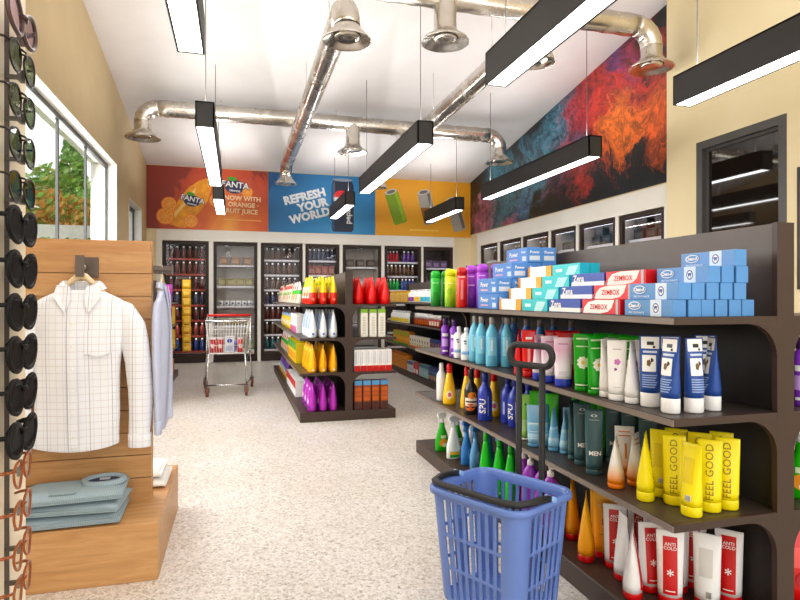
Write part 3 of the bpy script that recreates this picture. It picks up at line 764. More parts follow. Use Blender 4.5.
# ================================================================= SHELVING
LEV = (.09, .452, .777, 1.09)      # heights goods stand on
def gondola(label, x0, xc, x1, ya, mods, group='brown free-standing shelving'):
    """x0 / x1 = front planes of both sides (None when single-sided)"""
    L = 1.328 * mods; yb_ = ya + L
    t = empty('shelving_unit', (xc, ya, 0)); tag(t, label, 'shelving', group)
    sides = [s for s in ((x0 - xc, -1), (x1 - xc, 1)) if s]
    b = MB(); b.box(x0 - xc, x1 - xc, 0, L, .0, LEV[0])
    bmesh.ops.bevel(b.bm, geom=list(b.bm.edges), offset=.004, segments=1, affect='EDGES')
    b.build('base', SHELF, t)
    MB().box(-.012, .012, .03, L - .03, LEV[0], 1.397).build('back_panel', M('5A514C', .5), t)
    for xs, sg in sides:
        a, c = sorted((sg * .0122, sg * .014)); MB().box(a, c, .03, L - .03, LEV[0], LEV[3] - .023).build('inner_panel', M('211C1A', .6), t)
    for m in range(mods):
        for xs, sg in sides:
            for z in LEV[1:]:
                s = MB(); a, c = sorted((xs, sg * .0142)); s.box(a, c, m * 1.328 + (.002 if m else .0205), (m + 1) * 1.328 - (.002 if m < mods - 1 else .0205), z - .022, z)
                sh = s.build('shelf', M('3E3530', .38), t)
                e0, e1 = sorted((xs, xs + sg * .006))
                MB().box(e0, e1, m * 1.328 + .002, (m + 1) * 1.328 - .002, z - .022, z - .003).build('shelf_edge', SHELF_EDGE, sh)
    for y, yy in ((0, .02), (L - .02, L)):
        e = MB(); e.box(-.035, .035, y, yy, LEV[0], 1.397)
        for xs, sg in sides:
            for z in LEV[1:]:
                a, c = sorted((xs, sg * .0352)); e.box(a, c, y + .0005, yy - .0005, z - .023, z + .001)
                R = .112; px = sg * .0352; zt = z - .0232; arc = [(px, zt), (px + sg * R, zt)]
                for k in range(1, 9):
                    q = PI / 2 * k / 8; arc.append((px + sg * R * (1 - math.sin(q)), zt - R * (1 - math.cos(q))))
                if sg < 0: arc = arc[::-1]
                e.prism(arc, y, yy)
        e.build('end_frame', SHELF, t)
    return t
gondola('long brown shelving unit of toiletries beside the blue basket', 1.29, 1.725, 2.16, 1.48, 2)
gondola('brown double-sided shelving island in the middle of the shop floor', .5625, 1.018, 1.475, 5.38, 3)
gondola('far brown shelving unit behind the toiletries shelving', 2.385, 2.82, 3.26, 5.45, 3)
gondola('dark shelving unit by the wall beyond the clothing display', -1.42, -1.13, -.835, 6.55, 2)

# ================================================================= CLOTHING DISPLAY
dsp = empty('clothing_display', (-.66, 2.97, 0)); tag(dsp, 'oak clothing display with planked back board and low plinth', 'display stand')
p = MB(); p.box(-.36, .352, -.423, .424, 0, .236); bmesh.ops.bevel(p.bm, geom=list(p.bm.edges), offset=.003, segments=1, affect='EDGES'); p.build('plinth', WOOD, dsp)
bb = MB(); bb.box(-.345, .28, -.105, -.09, .237, 1.40)
z = .237
while z < 1.36:
    bb.box(-.35, .288, -.125, -.10, z, min(z + .0985, 1.412)); z += .1025
bb.box(-.35, .288, -.09, -.07, .237, 1.412)
bb.build('back_board', WOOD, dsp)
HK = M('5E5148', .4)
def hook(x, y, rz, z):
    m = MB(); m.box(-.045, .045, -.012, 0, -.045, .045); m.box(-.004, .004, -.128, -.012, -.011, .007); m.box(-.016, .016, -.140, -.128, -.045, .045)
    return m.build('display_hook', HK, dsp, (x + .66, y - 2.97, z), rz)
hook(-.634, 2.846, .0, 1.285); 
m = MB(); m.box(0, .085, -.0045, .0045, -.004, .012); m.box(.082, .088, -.02, .02, -.024, .022); m.box(0, .085, .026, .04, -.02, .018); m.build('display_hook', HK, dsp, (-.372 + .66, 2.885 - 2.97, 1.282))

def shirt(label, loc, rz, mat, trim, hlabel, thin=None):
    """hangs with its front to local -Y; z = 0 at the hem"""
    from mathutils import noise
    t = empty('long_sleeved_shirt', loc, rz); tag(t, label, 'shirt')
    def crumple(me, amt, s=7):
        for v in me.vertices:
            w = noise.noise(Vector((v.co.x * s, v.co.y * 3, v.co.z * 2.2)) + Vector(loc)); v.co.y += amt * w * 1.6
            v.co.x += amt * .5 * noise.noise(Vector((v.co.z * 6, v.co.x * 3, 1.3)))
        return me
    secs = [(0, .160, .030, -.022, 0), (.01, .162, .034, -.022, 0), (.10, .158, .042, -.018, 0), (.22, .154, .050, -.014, 0), (.34, .155, .056, -.01, 0), (.44, .160, .058, -.005, 0), (.52, .168, .054, 0, 0), (.58, .176, .046, 0, 0), (.612, .168, .040, 0, 0), (.634, .138, .036, 0, 0), (.655, .100, .034, 0, 0), (.668, .074, .033, 0, .002)]
    dense = []
    for a, b in zip(secs, secs[1:]):
        for k in range(4): dense.append(tuple(a[i] + (b[i] - a[i]) * k / 4 for i in range(5)))
    dense.append(secs[-1])
    mb = MB(); n = 48; rg = []
    for z, a, b, cx, cy in dense:
        rg.append([(cx + a * math.copysign(abs(math.cos(q)) ** .8, math.cos(q)), cy + b * math.copysign(abs(math.sin(q)) ** .9, math.sin(q)), z + (.012 * math.cos(2 * q) if z < .02 else 0)) for q in [2 * PI * i / n for i in range(n)]])
    mb.rings(rg, cap0=False, cap1=False)
    mk('body', crumple(mb.mesh('body', mat), .012), t)
    for s in (-1, 1):
        path = [(s * .095, .003, .612), (s * .150, .004, .578), (s * .185, .002, .510), (s * .199, 0, .445), (s * .213, -.004, .36), (s * .222, -.01, .24), (s * .222, -.014, .13), (s * .218, -.014, .035)]
        rad = [(.022, .026), (.047, .036), (.053, .038), (.052, .037), (.049, .034), (.046, .032), (.043, .030), (.040, .027)]
        P, Q = [], []
        for k in range(len(path) - 1):
            for j in range(4):
                P.append(Vector(path[k]).lerp(Vector(path[k + 1]), j / 4)); Q.append([rad[k][i] + (rad[k + 1][i] - rad[k][i]) * j / 4 for i in (0, 1)])
        P.append(Vector(path[-1])); Q.append(rad[-1])
        sm = MB(); rg = []
        for k, (c, q) in enumerate(zip(P, Q)):
            d = (P[min(k + 1, len(P) - 1)] - P[max(k - 1, 0)]).normalized(); a = Vector((0, 1, 0)).cross(d).normalized()
            rg.append([c + a * q[0] * math.cos(2 * PI * i / 24) + Vector((0, 1, 0)) * q[1] * math.sin(2 * PI * i / 24) for i in range(24)])
        sm.rings(rg, cap1=False); sl = mk('sleeve', crumple(sm.mesh('sleeve', mat), .008, 12), t)
        cf = MB(); e = Vector(path[-1]); cf.loft([(e.z - .040, .042, .029, e.x, e.y), (e.z - .037, .044, .031, e.x, e.y), (e.z + .016, .044, .031, e.x, e.y), (e.z + .02, .041, .028, e.x, e.y)], 20)
        cf.build('cuff', mat, sl)
    # collar: standing band open at the front, with two folded-over points
    cb = MB(); rg = []
    for z, a, b in ((.655, .082, .040), (.685, .074, .040), (.703, .066, .040), (.709, .066, .042), (.695, .080, .047), (.676, .092, .050)):
        rg.append([(a * math.sin(q), -b * math.cos(q) * 1.0 + .006, z - .035 * max(0, math.cos(q)) ** 2) for q in [.45 + (2 * PI - .9) * i / 26 for i in range(27)]])
    cb.rings(rg, cap0=False, cap1=False, closed=False)
    for s in (-1, 1):
        ptsA = [(s * .030, -.040, .685), (s * .078, -.030, .690), (s * .086, -.050, .640), (s * .040, -.066, .572), (s * .022, -.052, .630)]
        cb.rings([[(x, y, z) for x, y, z in ptsA], [(x, y - .004, z) for x, y, z in ptsA]], smooth=False)
    co = cb.build('collar', mat, t)
    pk = MB(); g = 22
    pk.rings([[(-.014 - .018 + .0, yv, zv), (-.014 + .018, yv, zv)] for zv, yv in [(.01 + .60 * k / g, -(interp([(q[0], q[2]) for q in secs], .01 + .60 * k / g)[0] + .013)) for k in range(g + 1)]], cap0=False, cap1=False, closed=False)
    mk('button_placket', pk.mesh('button_placket', mat), t)
    for k in range(6):
        zv = .06 + .094 * k; yv = -(interp([(q[0], q[2]) for q in secs], zv)[0] + .0145)
        MB().lathe([(0, .0052), (.002, .0052), (.003, .004)], 10, mat=Matrix.Translation((-.014, yv, zv)) @ Matrix.Rotation(PI / 2, 4, 'X')).build('button', trim, t)
    pp = MB(); W = [(.028, .50), (.122, .50), (.122, .405), (.075, .39), (.028, .405)]
    yf = lambda x, z: -(interp([(q[0], q[2]) for q in secs], z)[0] * max(.2, 1 - (x / .175) ** 2) ** .45 + .014)
    ring = [(x, yf(x, z), z) for x, z in W]; pp.rings([ring, [(x, y + .004, z) for x, y, z in ring]], smooth=False); pp.build('pocket', mat, t)
    # hanger is a thing of its own
    if thin: t.scale = thin
    h = empty('coat_hanger', loc, rz)
    if thin: h.scale = thin
    tag(h, hlabel, 'hanger')
    bar = MB(); pts = [(-.155, .004, .60), (-.10, .004, .632), (-.05, .002, .690), (-.02, 0, .722), (0, 0, .730), (.02, 0, .722), (.05, .002, .690), (.10, .004, .632), (.155, .004, .60)]
    rg = [[(x, y + .011 * math.cos(2 * PI * i / 10), z + .017 * math.sin(2 * PI * i / 10)) for i in range(10)] for x, y, z in pts]
    bar.rings(rg); bar.build('hanger_bar', HANGERWOOD, h)
    MB().tube([(0, 0, .735), (0, 0, .748), (.014, 0, .765), (.008, 0, .785), (-.008, 0, .787), (-.016, 0, .775)], .0025, 6).build('hanger_hook', CHROME, h)
    return t
CHECK = check_mat(); BUTTON = M('EFEDE8', .3)
shirt('white checked long-sleeved shirt hanging on the front of the oak board', (-.634, 2.738, .515), -.05, CHECK, BUTTON, 'pale wooden hanger holding the white checked shirt', (1.07, 1, 1))
BLUEC = M('C3C8DC', .9, noise=.06, scale=8, bump=.2)
shirt('pale blue shirt hanging edge-on at the side of the oak board', (-.330, 2.885, .566), PI / 2 - .02, BLUEC, BUTTON, 'wooden hanger holding the pale blue shirt', (.84, .5, .93))

def folded(label, loc, rz, w, d, h, mat, collar=None, seed=0):
    from mathutils import noise
    t = empty('folded_shirt', loc, rz); tag(t, label, 'shirt', 'folded shirts on the plinth' )
    mb = MB(); nx, ny = 16, 12
    prof = [(0, .0), (0.25, .0), (.5, 1.0)]
    top, bot = [], []
    for j in range(ny + 1):
        rt, rb = [], []
        for i in range(nx + 1):
            x, y = -w / 2 + w * i / nx, -d / 2 + d * j / ny
            e = min(1, min(i, nx - i) / 1.5, min(j, ny - j) / 1.5); wv = .004 * noise.noise(Vector((x * 9 + seed, y * 11, seed)))
            rt.append(mb.bm.verts.new((x, y, h * (.55 + .45 * e) + wv * e))); rb.append(mb.bm.verts.new((x, y, h * .35 * (1 - e))))
        top.append(rt); bot.append(rb)
    for j in range(ny):
        for i in range(nx):
            mb.face([top[j][i], top[j][i + 1], top[j + 1][i + 1], top[j + 1][i]], 0, True); mb.face([bot[j][i], bot[j + 1][i], bot[j + 1][i + 1], bot[j][i + 1]], 0, True)
    for j in range(ny):
        mb.face([bot[j][0], top[j][0], top[j + 1][0], bot[j + 1][0]], 0); mb.face([top[j][nx], bot[j][nx], bot[j + 1][nx], top[j + 1][nx]], 0)
    for i in range(nx):
        mb.face([top[0][i], bot[0][i], bot[0][i + 1], top[0][i + 1]], 0); mb.face([bot[ny][i], top[ny][i], top[ny][i + 1], bot[ny][i + 1]], 0)
    mk('body', mb.mesh('body', mat), t)
    fl = MB(); 
    for k in range(2): fl.rings([[(-w * .49, -d * .5 - .002, h * (.2 + .3 * k)), (w * .49, -d * .5 - .002, h * (.2 + .3 * k)), (w * .49, -d * .5 + .01, h * (.2 + .3 * k)), (-w * .49, -d * .5 + .01, h * (.2 + .3 * k))], [(-w * .49, -d * .5 - .004, h * (.34 + .3 * k)), (w * .49, -d * .5 - .004, h * (.34 + .3 * k)), (w * .49, -d * .5 + .01, h * (.34 + .3 * k)), (-w * .49, -d * .5 + .01, h * (.34 + .3 * k))]], smooth=False)
    fl.build('fold', mat, t)
    if collar:
        cx, cy = w * .27, d * .12
        c = MB(); ring = lambda a, b, z: [(cx + a * math.cos(2 * PI * i / 20), cy + b * math.sin(2 * PI * i / 20), z) for i in range(20)]
        c.rings([ring(.085, .075, h * .9), ring(.088, .078, h + .014), ring(.074, .062, h + .018), ring(.066, .054, h + .004)], cap0=False, cap1=False); c.build('collar', mat, t)
        ln = MB(); ln.rings([ring(.069, .057, h + .003), ring(.060, .05, h + .0035)]); ln.build('collar_lining', collar, t)
        MB().box(cx - .02, cx + .02, cy + .01, cy + .035, h + .004, h + .007).build('neck_tag', M('C9CBD2', .6), t)
        MB().box(-w * .2, w * .05, -d * .42, -d * .02, h * .98, h * 1.05).build('chest_pocket', mat, t)
STR = stripe_mat()
folded('grey-blue folded shirt at the bottom of the stack on the plinth', (-.655, 2.688, .237), .03, .40, .26, .042, STR, None, 1)
folded('grey-blue folded shirt in the middle of the plinth stack', (-.648, 2.69, .284), -.05, .39, .255, .040, STR, None, 2)
folded('grey-blue folded shirt with navy collar lining on top of the stack', (-.645, 2.69, .328), .06, .385, .25, .040, STR, M('27304E', .7), 3)
PW = M('F2F0EC', .8)
folded('white folded shirt on the plinth behind the oak board, lower of two', (-.45, 3.14, .237), PI / 2, .30, .24, .035, PW, None, 4)
folded('white folded shirt on the plinth behind the oak board, upper of two', (-.47, 3.16, .276), PI / 2, .28, .23, .035, PW, None, 5)

# ================================================================= EYEWEAR STAND
es = empty('eyewear_stand', (-.37, 1.0, 0)); tag(es, 'tall cream stand holding a column of glasses beside the oak display', 'display stand')
PANEL = M('EADFCB', .5)
s = MB(); s.box(-.02, .03, -.12, .012, .03, 2.4); s.box(-.02, .03, .036, .105, .03, 2.4); s.build('panel', PANEL, es)
MB().box(-.02, .0292, .0125, .0355, .03, 2.4).build('groove', M('4E4036', .6), es)
b = MB(); b.lathe([(0, .2), (.02, .2), (.03, .18)], 28); b.build('base', M('3A342E', .5), es, (.0 - .08, -.01, 0))
MB().box(-.09, -.02, -.11, .10, .03, 2.4).build('post', M('D9CDB8', .5), es)
def glasses(label, z, kind, rz=1.60, x=-.305, y=.985):
    fm, lm, r, tr = {'black': (M('0C0B0B', .5, spec=.2), M('050505', .5, spec=.12), .0032, .0032), 'wire': (M('3A3630', .3, 1), glass_mat('green_lens', (.33, .38, .24), .10), .0016, .0014),
                     'amber': (M('8A4A24', .3), glass_mat('clear_lens', (.97, .93, .85), .05), .0022, .0020), 'rose': (M('4A3530', .3), glass_mat('rose_lens', (.75, .62, .68), .1), .0035, .003)}[kind]
    for m_ in list(MATS): pass
    t = empty('sunglasses' if kind != 'amber' else 'spectacles', (x, y, z), rz); tag(t, label, 'glasses', 'glasses on the cream stand')
    lw, lh = (.0300, .0255) if kind in ('black', 'rose') else (.0265, .0225)
    fr = MB()
    for s in (-1, 1):
        shp = []
        for i in range(24):
            a = 2 * PI * i / 24; k = 1 + (.10 * math.cos(2 * (a - .6 * s)) if kind in ('black', 'rose') else .05 * math.sin(3 * a))
            shp.append((s * .033 + lw * k * math.cos(a), .0022 * abs(math.cos(a)), lh * k * math.sin(a) - (.002 if kind == 'wire' else 0)))
        fr.tube(shp, r, 7, closed=True)
        if kind == 'black': fr.tube([(s * .018, 0, .019), (s * .044, .001, .022), (s * .062, .003, .016)], [.003, .0045, .003], 7)
        fr.tube([(s * .058, .002, .010), (s * .066, .005, .011), (s * .069, .012, .011)], r * 1.1, 6)
        L = MB(); L.rings([[(q[0], q[1] + d, q[2]) for q in shp] for d in (-.0006, .0006)], smooth=False); L.build('lens', lm, t)
        tp = MB(); tp.tube([(s * .069, .012, .011), (s * .069, .020, .0105), (s * .068, .029, .008)], [tr * 1.5, tr * 1.4, tr], 6); tp.build('temple', fm, t)
    fr.tube([(-.010, 0, .008), (0, -.003, .010), (.010, 0, .008)], r, 6)
    if kind == 'wire': fr.tube([(-.014, 0, .014), (0, -.002, .015), (.014, 0, .014)], r, 6)
    fr.build('frame', fm, t)
    if kind == 'amber': t.scale = (.86, .86, .86); t.rotation_euler.z += .07
    pg = MB(); pg.box(-.34 - x, .012, -.003, .003, -.004, .002) if False else None
    return t
def peg(z): 
    m = MB(); m.box(.03, .052, -.006 - .015, .0 - .015, -.003, .003); m.box(.048, .054, -.012 - .015, .006 - .015, -.006, .008)
    m.build('peg', M('4A423A', .4), es, (0, .035, z))
D = .805
zs = lambda y: EYE + (HOR - y) / F * D
seq = [(4, 'rose'), (45, 'wire'), (91, 'wire'), (136, 'wire'), (181, 'wire'), (222, 'black'), (268, 'black'), (313, 'black'), (357, 'black'), (401, 'black'), (446, 'black'), (481, 'amber'), (524, 'amber'), (566, 'amber'), (604, 'amber')]
cnt = {}
for y, k in seq:
    cnt[k] = cnt.get(k, 0) + 1
    d = {'rose': 'rose-tinted sunglasses with dark frame, topmost on the cream stand', 'wire': f'green-lens wire-framed sunglasses, {ORD[cnt[k]]} below the rose-tinted pair', 'black': f'black round sunglasses on the cream stand, {ORD[cnt[k]]} from top', 'amber': f'clear spectacles with thin amber frame on the cream stand, {ORD[cnt[k]]} below the black pairs'}[k]
    glasses(d, zs(y), k); peg(zs(y) - .012)

# ================================================================= ROLLING BASKET
BLUEP = M('6880BC', .38, noise=.03, scale=4)
bk = empty('rolling_basket', (.930, 1.952, 0), math.radians(118)); tag(bk, 'blue plastic rolling basket with black handles in front of the shelving', 'basket')
BL, BW, BR = .405, .335, .055
def perimeter(L, W, r, ns, nl, nc):
    P, solid = [], []
    def arc(cx, cy, a0):
        for k in range(nc): 
            a = a0 + PI / 2 * k / nc; P.append((cx + r * math.cos(a), cy + r * math.sin(a))); solid.append(True)
    def line(p, q, n):
        wts = [1.35 if k % 2 else 1.0 for k in range(n)]; acc = 0
        for k in range(n): P.append((p[0] + (q[0] - p[0]) * acc / sum(wts), p[1] + (q[1] - p[1]) * acc / sum(wts))); solid.append(not (k % 2 == 1)); acc += wts[k]
    x, y = L / 2 - r, W / 2 - r
    arc(x, y, 0); line((x, W / 2), (-x, W / 2), nl); arc(-x, y, PI / 2); line((-L / 2, y), (-L / 2, -y), ns)
    arc(-x, -y, PI); line((-x, -W / 2), (x, -W / 2), nl); arc(x, -y, 1.5 * PI); line((L / 2, -y), (L / 2, y), ns)
    return P, solid
P, solid = perimeter(BL, BW, BR, 13, 17, 6); n = len(P)
levels = [(.045, .83, 1), (.058, .84, 1), (.165, .884, 0), (.176, .888, 1), (.285, .933, 0), (.296, .937, 1), (.418, .985, 0), (.435, .99, 1), (.450, 1.0, 1)]
mb = MB(); R = [[mb.bm.verts.new((x * s, y * s, z)) for x, y in P] for z, s, _ in levels]
for k in range(len(levels) - 1):
    slot = levels[k + 1][2] == 0
    for i in range(n):
        if slot and not solid[i]: continue
        mb.face([R[k][i], R[k][(i + 1) % n], R[k + 1][(i + 1) % n], R[k + 1][i]], 0, True)
mb.face(R[0][::-1])
o = mk('basket_body', mb.mesh('basket_body', BLUEP), bk); md = o.modifiers.new('wall', 'SOLIDIFY'); md.thickness = .006; md.offset = 0
rm = MB(); rim = lambda s, z: [(x * s + math.copysign(0, x), y * s, z) for x, y in P]
def off(d, z):
    L2, W2 = BL + 2 * d, BW + 2 * d; return [(x, y, z) for x, y in perimeter(L2, W2, BR + d, 13, 17, 6)[0]]
rm.rings([off(-.004, .435), off(-.004, .452), off(.004, .457), off(.012, .456), off(.017, .450), off(.017, .434), off(.013, .434), off(.010, .447), off(.0, .446)], cap0=False, cap1=False); rm.build('rim', BLUEP, bk)
for x in (-BL / 2 + .085, BL / 2 - .085):
    for y in (-BW / 2 + .075, BW / 2 - .075):
        w = MB(); w.lathe([(-.011, .012), (-.011, .020), (-.009, .022), (.009, .022), (.011, .020), (.011, .012)], 18, mat=Matrix.Translation((x, y, .0225)) @ Matrix.Rotation(PI / 2, 4, 'X')); wo = w.build('wheel', BLACK, bk)
        MB().box(x - .012, x + .012, y - .015, y + .015, .040, .047).build('wheel_bracket', BLUEP, wo)
ph = MB()
for x in (-.053, .053): ph.tube([(x, -BW / 2 - .006, .06), (x, -BW / 2 - .030, .45), (x, -BW / 2 - .034, .886)], .0125, 10)
ph.build('pole', BLACK_M, bk)
gr = MB(); st = []
for k in range(24):
    a = 2 * PI * k / 24; st.append(((.058 if math.cos(a) > 0 else -.058) + .038 * math.cos(a), -BW / 2 - .034, .925 + .040 * math.sin(a)))
gr.tube(st, .0135, 10, closed=True); gr.build('pull_handle', BLACK_M, bk)
ch = MB(); pth = []
x1, y1, z1 = BL / 2 + .004, BW / 2 + .004, .472
raw = [(x1, -.01), (x1, .06), (x1 - .004, y1 - .07), (x1 - .022, y1 - .022), (x1 - .07, y1 - .002), (.08, y1), (-.08, y1), (-x1 + .07, y1 - .002), (-x1 + .022, y1 - .022), (-x1 + .004, y1 - .07), (-x1, .06), (-x1, -.01)]
secr = []
for i, (x, y) in enumerate(raw):
    zz = .462 if i in (0, 11) else z1
    nx, ny = (x / BL, y / BW); l = math.hypot(nx, ny); nx, ny = nx / l, ny / l
    secr.append([(x + nx * a, y + ny * a, zz + b) for a, b in ((-.012, -.009), (.010, -.009), (.013, .004), (.006, .010), (-.008, .010), (-.014, .003))])
ch.rings(secr); ch.build('carry_handle', BLACK_M, bk)
for s in (-1, 1):
    MB().lathe([(-.02, .010), (.02, .010)], 12, mat=Matrix.Translation((s * (BL / 2 + .004), -.01, .462)) @ Matrix.Rotation(PI / 2, 4, 'Y')).build('pivot', M('8FB0E0', .3), bk)

# ================================================================= TROLLEY
tr = empty('shopping_trolley', (-.10, 7.44, 0), -.02); tag(tr, 'wire shopping trolley with red handle in front of the coolers', 'trolley')
fb, rbk, ft, rt = -.36, .30, -.40, .34
def corner(u, v, t):   # u: -1..1 across, v: 0 front..1 rear, t: 0 floor..1 top of the wire basket
    y = (fb + (ft - fb) * t) * (1 - v) + (rbk + (rt - rbk) * t) * v
    w = (.20 + .035 * t) * (1 - v) + (.235 + .035 * t) * v
    return (u * w, y, .50 + .38 * t)
wm = MB(); rw = .0036
for k in range(15): u = -1 + 2 * k / 14; wm.tube([corner(u, 0, 1), corner(u, 0, 0), corner(u, 1, 0), corner(u, 1, .8)], rw, 5)
for k in range(1, 14): v = k / 14; wm.tube([corner(-1, v, 1), corner(-1, v, 0), corner(1, v, 0), corner(1, v, 1)], rw, 5)
for t in (0, .25, .5, .75, 1):
    wm.tube([corner(-1, 0, t), corner(1, 0, t), corner(1, 1, t), corner(-1, 1, t)], .0055 if t in (0, 1, .5) else .004, 6, closed=True)
wm.build('wire_basket', M('DEDCD8', .38, .7), tr)
fm = MB()
for s in (-1, 1):
    fm.tube([(s * .265, .43, .925), (s * .27, .36, .88), (s * .262, .20, .50), (s * .275, .22, .30), (s * .285, .30, .11)], .011, 8)
    fm.tube([(s * .262, .18, .48), (s * .22, -.30, .40), (s * .205, -.36, .46)], .009, 8)
    fm.tube([(s * .285, .30, .13), (s * .22, -.34, .13), (s * .215, -.38, .30), (s * .205, -.36, .50)], .009, 8)
fm.tube([(-.22, -.34, .13), (.22, -.34, .13)], .008, 8); fm.build('frame', CHROME, tr)
hb = MB(); hb.tube([(-.275, .43, .925), (.275, .43, .925)], .016, 10); hb.build('handle', M('C8202B', .35), tr)
fl = MB(); fl.tube([corner(-1, 0, 1.0), corner(1, 0, 1.0)], .014, 8); fl.build('front_bumper', CHROME, tr)
for x, y in ((-.22, -.36), (.22, -.36), (-.285, .32), (.285, .32)):
    w = MB(); w.lathe([(-.016, .02), (-.016, .052), (-.012, .056), (.012, .056), (.016, .052), (.016, .02)], 18, mat=Matrix.Translation((x, y, .056)) @ Matrix.Rotation(PI / 2, 4, 'Y')); wo = w.build('wheel', M('6E3E2C', .5), tr)
    k = MB(); k.box(x - .026, x - .020, y - .02, y + .02, .05, .125); k.box(x + .020, x + .026, y - .02, y + .02, .05, .125); k.box(x - .022, x + .022, y - .02, y + .02, .12, .132); k.build('caster_fork', M('5A5550', .4, 1), wo)
# ================================================================= GOODS: kinds
W_ = M('F4F2EF', .35); K_ = M('1A1A1C', .4); RED = M('C4161F', .38); NAVY = M('25478E', .4); YEL = M('F2DF1C', .38); TEALD = M('3E5C60', .42)
LBL = M('F7F5F0', .5); GREYCAP = M('A79F97', .4)
# --- toiletries, near end
tube_kind('yellow', .066, .058, .232, YEL, YEL, .14, (('text', 'FEEL GOOD', .0335, 0, .555, PI / 2, 0, M('8F7A14', .5)),))
tube_kind('yellow_back', .066, .058, .232, YEL, YEL, .14, (('rect', -.3, .3, .45, .80, M('E3CC1E', .5)), ('rect', -.02, .26, .22, .30, LBL)) + tuple(('rect', -.01 + .045 * i, .01 + .045 * i, .225, .295, K_) for i in range(6)))
tube_kind('anti', .080, .066, .245, W_, RED, .10, (('rect', -.29, .29, .14, .92, RED), ('text', 'ANTI\nCOLD', .0155, 0, .79, 0, .0001, LBL), ('text', '*', .05, 0, .40, 0, .0006, LBL), ('rect', -.2, .2, .185, .20, LBL)))
tube_kind('anti_back', .080, .066, .245, W_, RED, .10, (('rect', -.27, .25, .42, .80, M('D9D6CF', .5)), ('rect', .0, .27, .14, .24, M('E9E6DF', .5))) + tuple(('rect', .02 + .035 * i, .038 + .035 * i, .145, .235, K_) for i in range(6)))
tube_kind('navy', .062, .054, .242, NAVY, W_, .20, (('rect', -.46, .46, .82, .985, LBL), ('rect', -.16, .2, .87, .92, K_), ('disc', .2, .845, .07, .07, 0, K_), ('rect', -.36, .36, .76, .79, M('C8D2E4', .5)), ('rect', -.4, .3, .50, .73, LBL), ('disc', -.06, .62, .12, .20, 5, M('6A5232', .5)), ('disc', .1, .66, .08, .13, 3, M('3B3128', .5))) + tuple(('rect', -.4, .36 - .05 * (i % 3), .44 - .032 * i, .455 - .032 * i, M('9DB2D8', .5)) for i in range(6)))
tube_kind('orchid', .060, .052, .218, W_, W_, .10, (('disc', .02, .64, .2, .2, 5, M('C77AB4', .5)), ('disc', -.08, .52, .09, .09, 3, M('7A3F7E', .5)), ('rect', -.25, .25, .84, .86, M('C9C2C4', .5)), ('rect', -.2, .2, .22, .23, M('C9C2C4', .5))))
GRN = M('2E9A2C', .36)
tube_kind('daisy', .066, .050, .228, GRN, M('2B8F2A', .36), .08, (('disc', .0, .50, .38, .40, 9, M('F2EFE0', .5)), ('disc', .0, .50, .1, .1, 0, M('E9C84A', .5)), ('rect', -.4, .4, .77, .79, M('D9EFC2', .5)), ('rect', -.4, .3, .90, .93, M('D9EFC2', .5)), ('rect', -.45, .45, .10, .125, M('E4F2D2', .5))))
tube_kind('pink', .068, .054, .205, grad_mat('white_to_pink_print', [(0, 'F3EEF2'), (.45, 'F0E3EA'), (.75, 'E3B4CC'), (1, 'EAD3DE')], .205), M('2E3FA8', .35), .16, (('rect', -.3, .3, .86, .88, M('B8649A', .5)), ('rect', -.26, .26, .30, .31, M('A9A2BE', .5)), ('rect', -.26, .2, .26, .27, M('A9A2BE', .5))))
tube_kind('red', .060, .054, .220, M('D0161E', .3), M('B5121A', .35), .12, (('rect', -.1, .1, .3, .66, M('F2A9A4', .5)), ('rect', -.25, .25, .80, .85, LBL)))
tube_kind('men', .062, .050, .256, TEALD, M('39565A', .42), .08, (('text', 'MEN', .023, .05, .33, 0, .0007, LBL), ('disc', .0, .90, .20, .09, 0, M('BFD0D0', .5)), ('disc', 0, .90, .08, .07, 0, TEALD), ('rect', -.3, .3, .83, .84, M('9FB5B5', .5))))
LB = grad_mat('banded_sky_blue', [(0, '6FA8C4'), (.2, '9CC8DC'), (.3, 'C4DEE8'), (.34, '7FB4CE'), (.5, '8FC0D8'), (.56, 'BBD9E6'), (.6, '74ABCB'), (.8, '8CBAD6'), (1, 'A3C9E2')], .19)
tube_kind('sky', .058, .052, .192, LB, M('5F98B8', .4), .08, (('rect', -.34, .34, .55, .57, LBL), ('rect', -.34, .34, .36, .375, LBL), ('rect', -.3, .3, .2, .21, LBL)))
tube_kind('mint', .046, .040, .222, grad_mat('mint_fade', [(0, 'A8CE7E'), (.5, '8CC05A'), (1, '9BD06A')], .22), M('E9E6D8', .4), .05, (('disc', .05, .78, .12, .12, 0, M('3B6A2E', .5)), ('rect', -.3, .3, .2, .45, M('B7D698', .5))))
tube_kind('bright_green', .055, .045, .235, M('53C23C', .35), M('3F9A2E', .4), .08)
tube_kind('orange_fade', .066, .060, .190, grad_mat('white_to_orange_fade', [(0, 'E07818'), (.14, 'EE9030'), (.36, 'F3D9BE'), (.5, 'F4F0EA'), (1, 'F6F3EE')], .19), M('E5801E', .4), .09, (('rect', -.35, .3, .88, .90, M('E5801E', .5)), ('rect', -.35, .3, .80, .82, M('D0662A', .5)), ('rect', -.02, .10, .36, .66, M('E08A3A', .5))))
tube_kind('apricot', .074, .064, .268, grad_mat('apricot_fade', [(0, 'F09A1E'), (.5, 'F7AE32'), (1, 'FBC050')], .268), RED, .10, (('disc', .05, .55, .22, .22, 5, M('C2381E', .5)), ('disc', .05, .55, .10, .10, 0, M('F2B450', .5)), ('rect', -.35, .35, .78, .795, M('F6D9A0', .5)), ('rect', -.3, .3, .36, .37, M('C9741C', .5))))
